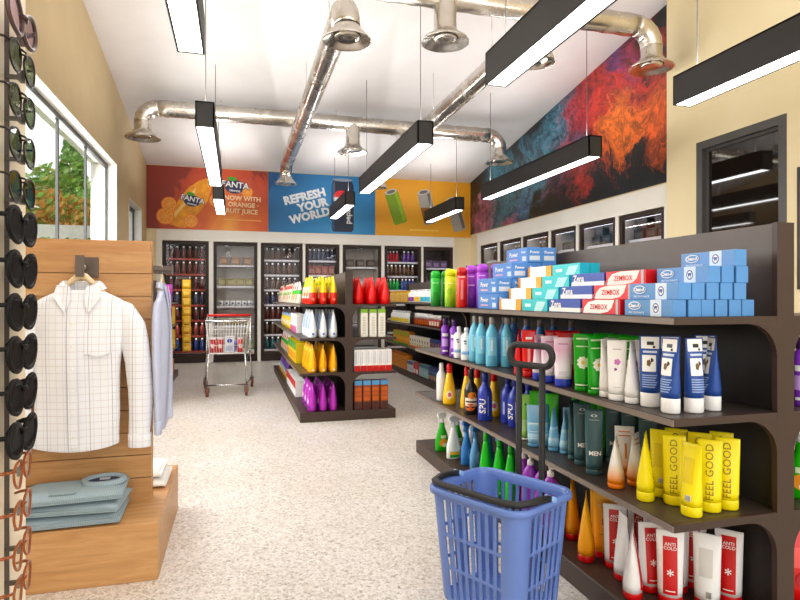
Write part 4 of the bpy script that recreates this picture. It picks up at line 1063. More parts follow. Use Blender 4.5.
# --- bottles
lathe_kind('violet_bottle', [(0, .024), (.004, .0265), (.17, .0265), (.185, .022), (.19, .014), (.198, .014)], M('7E3FB0', .35), ([(.196, .0155), (.232, .0165), (.236, .014)], M('3A1B52', .4)), (('rect', -.019, .019, .12, .14, LBL), ('rect', -.02, .02, .055, .105, M('C9A5E0', .5)), ('rect', -.018, .018, .02, .03, LBL)), 'bottle')
lathe_kind('wave_bottle', [(0, .030), (.004, .033), (.14, .033), (.155, .024), (.16, .013), (.168, .013)], M('F1F1F1', .35), ([(.166, .0135), (.192, .0125), (.195, .010)], M('ECECEC', .4)), (('rect', -.030, .030, .035, .050, M('7FA3C8', .5)), ('rect', -.030, .030, .050, .058, M('BCD0E2', .5)), ('disc', -.008, .115, .010, .005, M('4A4A4E', .5)), ('disc', -.006, .10, .008, .004, M('4A4A4E', .5))), 'bottle')
lathe_kind('aqua_bottle', [(0, .031), (.004, .034), (.165, .034), (.185, .031), (.21, .020), (.225, .0135), (.232, .0135)], M('74BCD6', .3), ([(.230, .0145), (.264, .0145), (.267, .012)], GREYCAP), (('rect', -.022, .022, .06, .16, M('98D2E4', .45)), ('rect', -.004, .004, .085, .145, M('E6F6FA', .5))), 'bottle')
lathe_kind('blue_bottle', [(0, .031), (.004, .034), (.165, .034), (.185, .031), (.21, .020), (.225, .0135), (.232, .0135)], M('3F6FA8', .35), ([(.230, .0145), (.264, .0145), (.267, .012)], M('6F6A68', .4)), (), 'bottle')
lathe_kind('tall_white_bottle', [(0, .030), (.004, .034), (.17, .034), (.195, .021), (.20, .015), (.212, .015)], W_, ([(.21, .016), (.25, .014), (.254, .010)], M('EDEBE8', .4)), (), 'bottle')
lathe_kind('yellow_cleaner', [(0, .040), (.005, .044), (.05, .043), (.12, .033), (.17, .024), (.20, .018), (.206, .016)], M('F4C51E', .35), ([(.204, .018), (.245, .019), (.262, .014), (.266, .008)], M('D8301E', .35)), (('disc', .0, .065, .022, .028, M('F3E7C0', .5)), ('disc', .0, .065, .012, .014, M('C95A7A', .5))), 'bottle')
lathe_kind('black_bottle', [(0, .038), (.005, .041), (.14, .041), (.165, .034), (.185, .020), (.20, .015), (.215, .014)], M('1D1B1B', .3), ([(.213, .016), (.262, .016), (.266, .012)], M('121212', .4)), (('rect', -.034, .034, .05, .10, M('F0E4D2', .5)), ('disc', -.004, .045, .030, .022, M('D9682A', .5)), ('disc', .006, .115, .026, .02, M('E08A3A', .5)), ('rect', -.03, .032, .072, .082, M('2B2322', .5))), 'bottle')
lathe_kind('cobalt_bottle', [(0, .038), (.005, .041), (.15, .041), (.18, .033), (.20, .020), (.21, .015), (.222, .015)], M('2F3FA2', .32), ([(.22, .0165), (.264, .0165), (.268, .012)], M('2A3488', .4)), (('text', 'SPU', .050, -.012, .085, PI / 2, .001, LBL), ('rect', .016, .019, .03, .14, M('B9C2EA', .5))), 'bottle')
lathe_kind('cobalt_back', [(0, .038), (.005, .041), (.15, .041), (.18, .033), (.20, .020), (.21, .015), (.222, .015)], M('2F3FA2', .32), ([(.22, .0165), (.264, .0165), (.268, .012)], M('2A3488', .4)), (('rect', .006, .032, .03, .125, M('7C8CA4', .5)), ('rect', .010, .029, .035, .06, LBL), ('rect', -.028, -.018, .05, .12, M('AEB8E6', .5))), 'bottle')
def can_kind(key, col, lines, h=.25, r=.034, top=None):
    lathe_kind(key, [(0, r * .96), (.004, r), (h * .78, r), (h * .795, r * .94), (h * .80, r * .94)], col, ([(h * .795, r * .97), (h * .93, r * .97), (h * .985, r * .72), (h, r * .3)], top or col), lines, 'aerosol_can', 'spray can')
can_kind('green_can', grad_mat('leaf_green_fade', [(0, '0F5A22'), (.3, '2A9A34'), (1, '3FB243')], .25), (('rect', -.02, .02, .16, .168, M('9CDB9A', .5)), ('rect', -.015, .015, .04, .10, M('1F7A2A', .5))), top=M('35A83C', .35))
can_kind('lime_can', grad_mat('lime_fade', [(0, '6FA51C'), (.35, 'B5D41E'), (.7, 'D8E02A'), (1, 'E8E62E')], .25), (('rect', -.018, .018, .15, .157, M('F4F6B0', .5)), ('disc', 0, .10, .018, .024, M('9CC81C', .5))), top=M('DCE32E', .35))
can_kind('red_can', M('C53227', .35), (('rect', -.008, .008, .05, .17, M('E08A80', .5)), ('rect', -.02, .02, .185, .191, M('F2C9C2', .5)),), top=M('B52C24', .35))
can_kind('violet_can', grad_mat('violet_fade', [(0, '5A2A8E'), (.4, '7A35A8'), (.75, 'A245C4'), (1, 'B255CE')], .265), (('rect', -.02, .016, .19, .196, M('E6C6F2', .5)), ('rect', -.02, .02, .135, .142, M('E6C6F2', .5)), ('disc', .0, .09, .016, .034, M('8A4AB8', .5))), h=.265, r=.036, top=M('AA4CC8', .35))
def pump_kind():
    mb = MB(); mb.loft([(0, .038, .030), (.004, .041, .033), (.19, .042, .034), (.235, .036, .030), (.258, .020, .018), (.268, .014, .014)], 18); parts = [('pump_bottle', mb.mesh('pump_bottle', M('9140AE', .3)))]
    p = MB(); p.lathe([(.266, .0155), (.288, .0155), (.29, .007), (.308, .007)], 12); p.box(-.011, .011, -.036, .011, .307, .320); parts.append(('pump_head', p.mesh('pump_head', W_)))
    define('pump', 'pump_bottle', parts, 'bottle')
pump_kind()
SW = M('ECECEA', .35)
spray_kind('green_spray', M('3AA834', .35), SW, .262, .098, (('disc', 0, .06, .03, .028, M('E89A4A', .5)), ('rect', -.02, .02, .09, .11, M('D9E8C0', .5)), ('disc', .008, .045, .018, .014, M('F3EFE2', .5))))
spray_kind('white_spray', M('EEF1EE', .35), SW, .280, .098, (('rect', -.035, .035, .012, .03, M('2E9A3C', .5)), ('rect', -.035, .035, .03, .05, M('F0C43A', .5)), ('disc', .0, .085, .018, .022, M('DDEBDD', .5))))
spray_kind('blue_spray', M('3F7FBE', .3), M('3F76B4', .35),   .278, .082, (('disc', 0, .07, .02, .035, M('6FA6D6', .45)),))
spray_kind('pale_blue_spray', M('6FA3CE', .25), M('5E92C2', .35), .262, .084, (('disc', 0, .07, .024, .04, M('9CC4E4', .45)),))
lathe_kind('emerald_spray', [(0, .040), (.005, .044), (.07, .043), (.16, .031), (.24, .018), (.262, .014)], M('28B43A', .3), ([(.26, .015), (.285, .016), (.31, .012), (.314, .006)], M('25A035', .35)), (('disc', 0, .07, .024, .03, M('1C8C2C', .45)), ('rect', -.03, .03, .02, .028, M('9BE0A0', .5))), 'bottle')
# --- cartons on the top shelf
TB = M('5A8CC0', .4); TB2 = M('B4CDE6', .4); WHT = M('F5F4F1', .45); TEAL = M('4CC0C4', .4); ORG = M('E9A030', .4); DBL = M('2C4AA0', .4)
box_kind('detergent', .245, .086, .082, M('4F80BE', .4), (('text', 'Power', .46, -.14, .60, .008, LBL), ('rect', -.34, .04, .2, .3, M('D9A7B4', .5)), ('rect', .27, .45, .12, .42, M('C6D0DE', .5)), ('text', 'Power', .22, .34, .7, .003, LBL)),
         (('text', 'Power', .26, 0, .68, .004, LBL), ('rect', -.36, .36, .15, .45, M('C3CAD4', .5))))
box_kind('orange_carton', .235, .0485, .054, WHT, (('rect', -.5, -.40, 0, 1, ORG), ('rect', .28, .5, 0, 1, ORG)), (('rect', -.5, .5, 0, 1, ORG),))
box_kind('teal_carton', .235, .0485, .054, TEAL, (('poly', [(.0, 0), (.3, 0), (.45, .8), (.12, .8)], M('BFE8E6', .45)), ('rect', -.36, -.12, .35, .62, M('DDF5F2', .5))), (('rect', -.5, .5, 0, 1, M('3FAFC0', .4)),))
box_kind('blue_carton', .235, .0485, .054, DBL, (('rect', -.5, .5, .04, .36, LBL), ('text', 'Zena', .72, -.26, .60, .02, LBL)), (('rect', -.5, .5, 0, 1, DBL), ('rect', -.5, .5, .04, .36, LBL)))
rw = [(.5 * 0 - .46, .04)]
box_kind('red_carton', .235, .0485, .054, M('D2202C', .4), (('poly', [(-.47, .03), (.0, .03), (.20, .16), (.30, .45), (.36, .97), (-.1, .97), (-.33, .80), (-.43, .45)], LBL), ('text', 'ZEMBOX', .50, -.04, .47, .006, M('C2202C', .5)), ('rect', .40, .46, 0, 1, M('B9BEC6', .5))), (('rect', -.5, .5, 0, 1, M('C81E2A', .4)),))
box_kind('tooth_carton', .235, .0485, .054, TB, (('rect', .06, .28, .0, 1, M('D8E4F0', .45)), ('disc', .17, .5, .27, .30, NAVY), ('disc', .17, .5, .2, .23, LBL), ('poly', [(.135, .62), (.15, .33), (.17, .5), (.19, .33), (.205, .62)], NAVY), ('disc', -.27, .62, .60, .26, LBL), ('disc', -.27, .62, .55, .21, TB), ('text', 'Clean-A', .30, -.27, .62, .012, LBL), ('text', 'PRO TOOTHPASTE', .17, -.22, .18, .004, M('DCE8F4', .5))))
# --- goods of the middle island and far shelving
pouch_kind('snack_pouch', .2, .088, .265, [M('D63A22', .4), M('F0D81E', .35)], (.28,), (('rect', -.38, .30, .22, .62, M('F1E6DA', .5)), ('disc', -.1, .44, .14, .17, M('C9503A', .5)), ('disc', .12, .36, .12, .12, M('E08A4A', .5)), ('rect', -.3, .3, .68, .78, M('8CC63F', .5)), ('side', .18, .3, M('E87A62', .5))))
pouch_kind('white_pouch', .2, .088, .262, [M('EEF0F2', .35)], (), (('rect', -.4, -.25, .3, .85, M('9FB4D4', .5)), ('rect', -.1, .05, .3, .85, M('9FB4D4', .5)), ('rect', .2, .35, .3, .85, M('9FB4D4', .5)), ('side', .14, .26, M('3F62AE', .5))))
pouch_kind('gold_pouch', .2, .088, .262, [M('F0B31C', .35)], (), (('disc', -.05, .5, .3, .3, M('D9901A', .5)), ('rect', -.3, .3, .75, .82, M('F6D868', .5)), ('side', .10, .25, M('F2E3C0', .5))))
pouch_kind('magenta_pouch', .2, .088, .262, [M('A63AA6', .35)], (), (('disc', -.1, .5, .28, .3, M('C86AC6', .5)), ('disc', .15, .35, .14, .14, M('EBC6E6', .5)), ('rect', -.3, .2, .74, .82, M('F0D8EE', .5)), ('rect', -.4, .4, .12, .2, M('6E2A86', .5))))
pouch_kind('red_pouch', .2, .112, .262, [M('D5202A', .35)], (), (('rect', -.3, .3, .45, .7, M('E8605A', .5)), ('disc', 0, .3, .2, .16, M('B0141E', .5))))
pouch_kind('green_white_pouch', .19, .085, .235, [M('E9DCCB', .4), M('3FA83C', .4), M('EEEDEA', .4)], (.28, .55), (('disc', 0, .3, .28, .22, M('E08A4A', .5)), ('disc', .1, .75, .2, .18, M('C24A3A', .5))))
pouch_kind('cream_red_pouch', .19, .085, .235, [M('EFE3D0', .4), M('EAD8C2', .4)], (.5,), (('disc', -.1, .3, .28, .22, M('C0502E', .5)), ('rect', -.4, .4, .72, .9, M('B8323A', .5)), ('disc', .2, .5, .14, .12, M('6FA83F', .5))))
pouch_kind('black_yellow_pouch', .19, .085, .24, [M('E9C93A', .4), M('2A2A2E', .4)], (.45,), (('disc', 0, .3, .3, .22, M('F4ECDA', .5)), ('rect', -.3, .4, .6, .75, M('8FB0CE', .5))))
pouch_kind('blue_mix_pouch', .17, .08, .2, [M('E2B04A', .4), M('4C9BC8', .4), M('7A4AA6', .4)], (.3, .6), (('disc', 0, .45, .26, .24, M('F0E8DC', .5)),))
box_kind('pink_white_box', .15, .10, .20, WHT, (('rect', -.5, .5, 0, .35, M('C86A9A', .45)), ('rect', -.3, .3, .5, .9, M('D7C3D4', .5))))
box_kind('green_lid_box', .17, .11, .22, M('F0CF2A', .4), (('rect', -.5, .5, .62, 1, M('3F9A4A', .45)), ('disc', 0, .3, .3, .22, M('E0862A', .5))))
box_kind('red_white_box', .17, .11, .17, WHT, (('rect', -.5, .5, .5, 1, M('C8202A', .45)),))
box_kind('green_top_carton', .068, .068, .268, M('F1EEE4', .4), (('rect', -.5, .5, .86, 1, M('8FC44C', .45)), ('rect', -.2, .2, .2, .75, M('E6E2D4', .5))) + tuple(('rect', -.22, .22, .12 + .09 * i, .16 + .09 * i, M('D3CFC0', .5)) for i in range(7)))
box_kind('white_red_carton', .058, .2, .205, WHT, (('rect', -.5, .5, 0, .26, M('C8222C', .45)), ('rect', -.36, -.1, .34, .92, M('C9CCD4', .5)), ('rect', .1, .3, .34, .92, M('DADCE2', .5))))
box_kind('brown_carton', .074, .09, .272, M('8A4326', .45), (('rect', -.5, .5, .84, 1, M('5E9AC8', .45)), ('rect', -.42, .42, .30, .44, M('C0622E', .5)), ('rect', -.42, .42, .47, .60, M('B4562A', .5)), ('rect', -.42, .42, .63, .76, M('C0622E', .5)), ('rect', -.5, .5, 0, .26, M('4A211A', .5))))
box_kind('yellow_strip_box', .11, .10, .165, M('E9B93A', .4), (('rect', -.3, .3, .06, .80, M('F4E4A0', .5)), ('rect', -.12, .12, .06, .7, M('A8481E', .5)), ('rect', -.5, .5, .86, 1, M('C98A1E', .5))))
lathe_kind('label_bottle_yellow', [(0, .045), (.005, .05), (.12, .05), (.145, .03), (.15, .02)], W_, ([(.148, .022), (.18, .022)], M('EDEDEB', .4)), (('rect', -.04, .04, .015, .07, M('F2DA2E', .45)),))
lathe_kind('label_bottle_violet', [(0, .055), (.005, .06), (.12, .06), (.145, .035), (.15, .024)], W_, ([(.148, .026), (.175, .026)], M('EDEDEB', .4)), (('rect', -.05, .05, .015, .075, M('8A3F9E', .45)),))
lathe_kind('label_bottle_sky', [(0, .055), (.005, .06), (.12, .06), (.145, .035), (.15, .024)], W_, ([(.148, .026), (.175, .026)], M('EDEDEB', .4)), (('rect', -.05, .05, .015, .075, M('5CC0DA', .45)),))
lathe_kind('label_bottle_amber', [(0, .055), (.005, .06), (.12, .06), (.145, .035), (.15, .024)], W_, ([(.148, .026), (.175, .026)], M('EDEDEB', .4)), (('rect', -.05, .05, .015, .075, M('EFC23A', .45)),))
lathe_kind('brown_jar', [(0, .045), (.005, .05), (.09, .05), (.1, .042)], M('8E3A1E', .3), ([(.098, .046), (.16, .046), (.163, .04)], W_), (('disc', 0, .125, .02, .018, K_), ('rect', -.03, .03, .02, .07, M('C8642A', .5))), 'jar', 'jar')
lathe_kind('dark_jar', [(0, .04), (.005, .045), (.1, .045), (.12, .036)], M('2E1B16', .3), ([(.118, .038), (.16, .038)], M('1E1412', .4)), (), 'jar', 'jar')
lathe_kind('red_jar', [(0, .045), (.005, .05), (.09, .05), (.1, .042)], M('A82A1E', .3), ([(.098, .046), (.15, .046)], M('E9E4DC', .4)), (('rect', -.035, .035, .02, .075, M('E9D8C2', .5)),), 'jar', 'jar')
box_kind('green_orange_box', .115, .09, .20, M('E08422', .4), (('rect', -.5, .5, .66, 1, M('A8B43A', .45)), ('rect', -.4, .4, .3, .6, M('EFC23A', .5)), ('rect', -.5, .5, 0, .14, M('4CA82E', .45)), ('rect', -.5, -.38, .14, 1, M('C23A1E', .45))))
box_kind('cream_box', .115, .09, .165, M('EFE8D8', .4), (('disc', 0, .62, .14, .12, M('7A6A5A', .5)), ('rect', -.5, .5, 0, .2, M('D9703A', .45)), ('rect', -.3, .3, .25, .4, M('B8C27A', .5))))
box_kind('navy_gold_box', .11, .09, .17, M('283A78', .4), (('rect', -.4, .4, 0, .42, M('EBB72E', .45)), ('disc', 0, .6, .14, .14, M('D9882A', .5))))
box_kind('amber_box', .105, .09, .22, M('DE8A2E', .4), (('rect', -.3, .3, .15, .85, M('EBAA4E', .5)), ('rect', -.5, .5, .9, 1, M('B8502A', .5)), ('rect', -.12, .12, .2, .8, M('C86A22', .5))))
box_kind('white_blue_box', .13, .09, .15, M('E4E6EA', .4), (('rect', -.5, .5, .7, 1, M('3A4A86', .45)), ('rect', -.3, .3, .15, .55, M('C9CED8', .5))))
box_kind('red_small_box', .13, .09, .15, M('BE2A30', .4), (('rect', -.4, .4, .08, .45, M('F0E2DC', .5)),))
box_kind('teal_grey_box', .13, .09, .16, M('8FB7BC', .4), (('rect', -.5, .5, .78, 1, M('3F6E86', .45)), ('rect', -.3, .3, .2, .6, M('B5D0D2', .5))))
box_kind('navy_box', .12, .09, .17, M('24386E', .4), (('rect', -.3, .3, .1, .4, M('D9A23A', .5)), ('rect', -.4, .4, .6, .7, M('6F86B8', .5))))
box_kind('magazine', .10, .05, .24, M('46B3B8', .4), (('rect', -.5, 0, .5, 1, M('5AC8C4', .5)), ('rect', 0, .5, .5, 1, M('B84AA6', .5)), ('rect', -.5, 0, 0, .5, M('4A6AC0', .5)), ('rect', 0, .5, 0, .5, M('8A3FA0', .5))), name='boxed_pack', cat='pack')
box_kind('yellow_pack', .09, .06, .25, M('E6B62E', .4), (('rect', -.4, .4, .2, .5, M('F2D468', .5)),), name='boxed_pack', cat='pack')
box_kind('brown_pack', .12, .06, .2, M('B5722E', .4), (('rect', -.3, .3, .3, .6, M('D9A050', .5)),), name='boxed_pack', cat='pack')
box_kind('navy_pack', .12, .06, .2, M('2A3A66', .4), (('rect', -.3, .3, .1, .3, M('8FC43A', .5)),), name='boxed_pack', cat='pack')
# --- cooler goods
def cb(key, body, cap, h=.222, r=.037):
    lathe_kind(key, [(0, r * .92), (.004, r), (h * .55, r), (h * .75, r * .6), (h * .84, r * .38), (h * .88, r * .38)], body, ([(h * .87, r * .45), (h * .97, r * .45), (h, r * .36)], cap), (('rect', -r * .85, r * .85, h * .18, h * .45, M('C9C4C0', .5)),) if False else (), 'drink_bottle', 'bottle', n=12)
CW = M('F6F2F0', .4)
for k, b in (('maroon', '5E2A26'), ('cocoa', '5A3E30'), ('slate', '3A3C52'), ('rosy', 'A8564E'), ('royal', '2C4486'), ('teal', '2A5C62'), ('crimson', 'B02A3A'), ('plum', '5C3A86'), ('leaf', '2F9A4A')):
    cb('b_' + k, M(b, .3), CW)
def bx_(key, col, pr, L=.148, D=.16, H=.15): box_kind(key, L, D, H, M(col, .45), (('rect', -.35, .35, .25, .7, M(pr, .5)),), name='chilled_carton', cat='carton')
bx_('c_brown', '7A5A44', 'A88868'); bx_('c_olive', '7E7448', 'A89E6A'); bx_('c_dark', '3E3430', '6A5C54'); bx_('c_violet', '5A4666', '8E7A9C'); bx_('c_grey', 'B4B0B0', 'D2CFCE'); bx_('c_green', '6E8E4A', 'D8D2BE'); bx_('c_black', '2A2522', '4C4440', .19, .2, .12)
bx_('c_rust', '7E3A2E', 'A86A56', .11, .14, .18)
lathe_kind('c_cup', [(0, .035), (.09, .045), (.092, .03)], W_, ([(.09, .047), (.10, .047), (.102, .04)], M('DAD6D2', .4)), (('disc', 0, .05, .02, .02, M('5A6A86', .5)),), 'chilled_cup', 'cup')
# ================================================================= GOODS: placing
def P(px, py, Z, r=.03):
    x, y = onZ(px, py, Z); d = math.hypot(x, y); return x + x / d * r, y + y / d * r
def items(Z, lst, r=.03):
    out = []
    for q in lst:
        px, py = q[:2]; t = q[2] if len(q) > 2 else 0
        x, y = P(px, py, Z, r); x = max(x, 1.29 + .036); out.append((x, y, Z, cam_rz(x, y) + math.radians(t)))
    return out
L1, L2, L3, L4 = LEV
S3, S2, S1, S4 = 'on the second shelf', 'on the third shelf', 'on the base shelf', 'on the top shelf'
AISLE = -PI / 2
def back(its, dx=.075, dy=.02, n=1): return [(x + dx * k, y + dy * k, z, r) for x, y, z, r in its for k in range(1, n + 1)]
# top shelf: cans
def top(pxs, X): return [(X, onX(p, X), L4, cam_rz(X, onX(p, X)) ) for p in pxs]
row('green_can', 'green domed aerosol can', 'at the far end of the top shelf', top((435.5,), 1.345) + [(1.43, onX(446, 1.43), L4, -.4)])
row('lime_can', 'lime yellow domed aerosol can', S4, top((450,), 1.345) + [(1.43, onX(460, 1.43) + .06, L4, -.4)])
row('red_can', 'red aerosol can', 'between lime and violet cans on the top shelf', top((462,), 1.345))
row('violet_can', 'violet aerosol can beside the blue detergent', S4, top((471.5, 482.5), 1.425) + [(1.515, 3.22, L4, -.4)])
LAY = ('bottom', 'second', 'third', 'top')
def stack(key, desc, yc, layers, D, H, x0=1.31, group=None):
    for r, cols in enumerate(layers):
        for n, c in enumerate(cols):
            lab = f'{desc}, {LAY[r]} layer' + ('' if len(cols) == 1 else f', {ORD[n + 1]} from the aisle')
            spawn(key, (x0 + D * (c + .5), yc + random.uniform(-.004, .004), L4 + H * r + .0005), AISLE, lab, group or (desc + ' stack'))
stack('detergent', 'blue and white detergent box on the top shelf', 2.905, [(0, 1, 2, 3), (0, 1, 2, 3), (1, 2, 3), (2, 3)], .0875, .0828)
pyr = [(0, 1, 2, 3), (1, 2, 3), (2, 3), (3,)]
stack('orange_carton', 'white carton with orange bands on the top shelf', 2.635, pyr, .0545, .0546)
stack('teal_carton', 'teal carton on the top shelf', 2.395, [(0, 1, 2, 3, 4), (1, 2, 3, 4), (2, 3, 4), (3, 4)], .0545, .0546)
stack('blue_carton', 'blue and white carton on the top shelf', 2.14, [(0, 1, 2, 3), (1, 2, 3), (2, 3)], .0545, .0546)
stack('red_carton', 'red and white carton on the top shelf', 1.89, [(0, 1, 2, 3), (1, 2, 3), (2, 3)], .0545, .0546)
stack('tooth_carton', 'light blue carton with tooth emblem', 1.63, [(0, 1, 2, 3, 4, 5), (.35, 1.35, 2.35, 3.35, 4.35), (2.5, 3.5, 4.5), (4.4,)], .0545, .0546)
# shelf below
row('violet_bottle', 'violet bottle with dark cap', S3, items(L3, [(444, 355), (451, 357.5)]) )
row('violet_bottle', 'violet bottle with dark cap in the rear', S3, [(1.46, 3.42, L3, -.5), (1.46, 3.30, L3, -.5)])
row('wave_bottle', 'white bottle with blue wave', S3, items(L3, [(459, 358.5), (466, 360.8)]))
row('aqua_bottle', 'light blue bottle with grey cap', S3, items(L3, [(475, 362), (481.5, 364.5), (492, 367), (507, 367.5)]))
row('blue_bottle', 'dark blue bottle behind the light blue bottles', S3, [(1.47, 3.02, L3, -.4), (1.47, 2.9, L3, -.4), (1.45, 2.72, L3, -.4), (1.45, 2.58, L3, -.4), (1.55, 2.62, L3, -.4), (1.55, 2.46, L3, -.4)])
row('red', 'red squeeze tube', S3, items(L3, [(517.5, 375.5, 80), (529, 377.5)]))
row('red', 'red squeeze tube in the rear', S3, [(1.425, 2.42, L3, -.4), (1.43, 2.33, L3, -.6), (1.50, 2.38, L3, -.5)])
row('pink', 'pink and white tube with blue cap', S3, items(L3, [(539, 380.5, 60), (549.5, 383.5, 15), (563, 387.5)]))
row('pink', 'pink and white tube with blue cap, rear row,', S3, [(1.425, 2.165, L3, -.3)])
row('daisy', 'green tube with white flower', S3, items(L3, [(583, 392), (596, 395.5, 35)]))
row('daisy', 'green tube with white flower in the rear', S3, [(1.44, 2.05, L3, -.6), (1.45, 1.97, L3, -.5), (1.44, 1.89, L3, -.8)])
row('orchid', 'white tube with purple flower', S3, items(L3, [(607, 398, 50), (617, 401.5), (632.5, 404.5, 75)]))
row('orchid', 'white tube with purple flower in the rear', S3, [(1.435, 1.80, L3, -.6), (1.425, 1.725, L3, -.9)])
row('navy', 'navy and white tube, front row', S3, items(L3, [(650, 408), (670.5, 414.5, -42)]))
row('navy', 'navy and white tube by the shelf end', S3, items(L3, [(694, 414, 42), (712, 411.5, -68)]))
row('navy', 'navy and white tube, rear row', S3, [(1.43, 1.665, L3, -.7), (1.58, 1.665, L3, -.75)])
# second shelf from the base
row('tall_white_bottle', 'tall plain white bottle', S2, items(L2, [(441.5, 401)]) + [(1.48, 3.53, L2, 0)])
row('yellow_cleaner', 'yellow cleaner bottle with red cap', S2, items(L2, [(449.5, 405)], .045))
row('yellow_cleaner', 'yellow cleaner bottle with red cap, rear,', S2, [(1.41, 3.43, L2, -.4), (1.435, 3.325, L2, -.3), (1.47, 3.16, L2, -.4)])
row('black_bottle', 'black bottle with orange and white label', S2, items(L2, [(471, 415)], .04))
row('cobalt_bottle', 'cobalt blue bottle with white lettering', S2, items(L2, [(485, 421.5)], .04))
row('cobalt_back', 'cobalt blue bottle with grey rear label', S2, items(L2, [(508, 424)], .04))
row('cobalt_bottle', 'cobalt blue bottle in the rear', S2, [(1.555, 2.98, L2, -.2), (1.455, 2.855, L2, -.9), (1.46, 2.72, L2, -.4), (1.52, 2.62, L2, -.4)])
row('mint', 'pale mint tube with small round emblem', S2, items(L2, [(525, 441)]))
row('bright_green', 'bright green tube in the rear', S2, [(1.43, 2.585, L2, -.5), (1.47, 2.50, L2, -.6), (1.55, 2.40, L2, -.4), (1.56, 2.31, L2, -.4), (1.57, 2.23, L2, -.5)])
row('sky', 'sky blue banded tube', S2, items(L2, [(534, 447.5), (545.5, 447, 60), (554, 452, 75), (565.5, 455, 80)]))
row('sky', 'sky blue banded tube in the rear', S2, [(1.48, 2.36, L2, -.5), (1.49, 2.27, L2, -.4), (1.50, 2.19, L2, -.5)])
row('men', 'dark teal tube with white lettering', S2, items(L2, [(574.5, 461, 50), (582, 466.5, 8), (594, 476, 2)]))
row('men', 'dark teal tube in the rear', S2, [(1.56, 2.04, L2, -.6), (1.565, 1.94, L2, -.6), (1.54, 2.12, L2, -.5)])
row('orange_fade', 'white tube fading to orange', S2, items(L2, [(616, 489.5, 85), (635.5, 486.5, 70)]) + [(1.478, 1.968, L2, -.55)])
row('yellow', 'bright yellow tube seen edge-on', S2, items(L2, [(645.5, 502.5, 85)]))
row('yellow_back', 'bright yellow tube showing its small rear print', S2, items(L2, [(691.5, 518.5, -38)]))
row('yellow_back', 'bright yellow tube with rear print, second row,', S2, items(L2, [(661, 498.5, -15)]))
row('yellow', 'bright yellow tube with tall lettering', S2, items(L2, [(674, 506.5), (710, 513.5), (727.5, 511)]))
row('yellow', 'bright yellow tube, rearmost', S2, [(1.54, 1.648, L2, -.8), (1.62, 1.635, L2, -.8), (1.505, 1.72, L2, -.8)])
# base shelf
row('green_spray', 'green spray bottle with white trigger', S1, items(L1, [(442, 452, 25)], .04))
row('green_spray', 'green spray bottle, second row,', S1, [(1.45, 3.70, L1, .2)])
row('white_spray', 'white spray bottle with green and yellow foot', S1, items(L1, [(453.5, 460, 25)], .04) + [(1.48, 3.53, L1, 0)])
row('blue_spray', 'blue spray bottle', S1, items(L1, [(466.5, 466, 45)], .04))
row('pale_blue_spray', 'pale blue spray bottle', S1, items(L1, [(475.5, 470.5, 45)], .04))
row('blue_spray', 'blue spray bottle in the rear', S1, [(1.44, 3.16, L1, .1), (1.44, 3.0, L1, .1), (1.455, 2.79, L1, .1)])
row('emerald_spray', 'emerald green tapered bottle', S1, [(1.345, 2.995, L1, .6), (1.36, 2.855, L1, .2), (1.355, 2.71, L1, -.1)])
row('pump', 'violet bottle with white pump', S1, [(1.37, 2.60, L1, -.2), (1.345, 2.485, L1, -.3)])
row('pump', 'violet pump bottle, nearer pair,', S1, [(1.355, 2.39, L1, -.4), (1.345, 2.30, L1, -.5)])
row('apricot', 'apricot tube with red cap', S1, items(L1, [(572.5, 540.5, 80), (586, 563, 88), (604, 559.5, 8)]))
row('apricot', 'apricot tube with red cap, second row,', S1, [(1.535, 2.07, L1, -.6), (1.50, 2.16, L1, -.6)])
row('anti', 'white tube with red panel and star', 'base shelf front row', items(L1, [(615, 570, 5), (670, 605, 2), (650.5, 593.5, 22), (729, 604, -6)]))
row('anti', 'white and red tube turned edge-on', S1, items(L1, [(623, 582, 110), (632.5, 600.5, 88)]))
row('anti_back', 'white tube showing pale rear panel', S1, items(L1, [(707, 609, -8)]))
row('anti', 'white tube with red panel, second row,', S1, [(1.525, 1.935, L1, -.6), (1.525, 1.845, L1, -.6), (1.535, 1.755, L1, -.62), (1.62, 1.765, L1, -.65)])
# the other face of the same unit, just visible past its end frame
row('violet_bottle', 'violet bottle just past the end frame of the shelving', 'at the edge', [(1.885, 1.56, L3, -.8)])
row('green_spray', 'green spray bottle just past the end frame of the shelving', 'at the edge', [(1.90, 1.57, L2, -.8)])
row('red_pouch', 'red pouch just past the end frame of the shelving', 'at the edge', [(1.93, 1.60, L1, -.4)])

# ---------------------------------------------------------------- middle island
def grid(key, desc, xs, ys, Z, rz, group=None):
    n = 0
    for j, y in enumerate(ys):
        for i, x in enumerate(xs):
            lab = desc
            if len(xs) > 1: lab += f', {ORD[i + 1]} from the aisle edge' if x0_ < 1 else f', {ORD[i + 1]} from the frame'
            if len(ys) > 1: lab += f', row {ORD[j + 1]} from near end'
            spawn(key, (x, y, Z + .0005), rz, lab, group or desc)
x0_ = 0
for key, desc, Z in (('snack_pouch', 'yellow and red pouch', L4), ('white_pouch', 'white pouch with blue heart', L3), ('gold_pouch', 'golden yellow pouch', L2), ('magenta_pouch', 'magenta pouch', L1)):
    grid(key, desc, (.685, .783, .881), (5.505, 5.715, 5.925), Z, AISLE)
def line(key, desc, X, y0, n, pitch, Z, rz=AISLE):
    for k in range(n):
        spawn(key, (X, y0 + pitch * k, Z + .0005), rz, f'{desc}, {ORD[k + 1]} from the near end' if n > 1 else desc, desc)
line('green_white_pouch', 'white and green pouch on the island top', .655, 6.32, 3, .24, L4); line('cream_red_pouch', 'cream and red pouch on the island top', .655, 7.1, 5, .24, L4)
line('cream_red_pouch', 'small cream and red pouch at the far island end', .655, 8.5, 3, .24, L4)
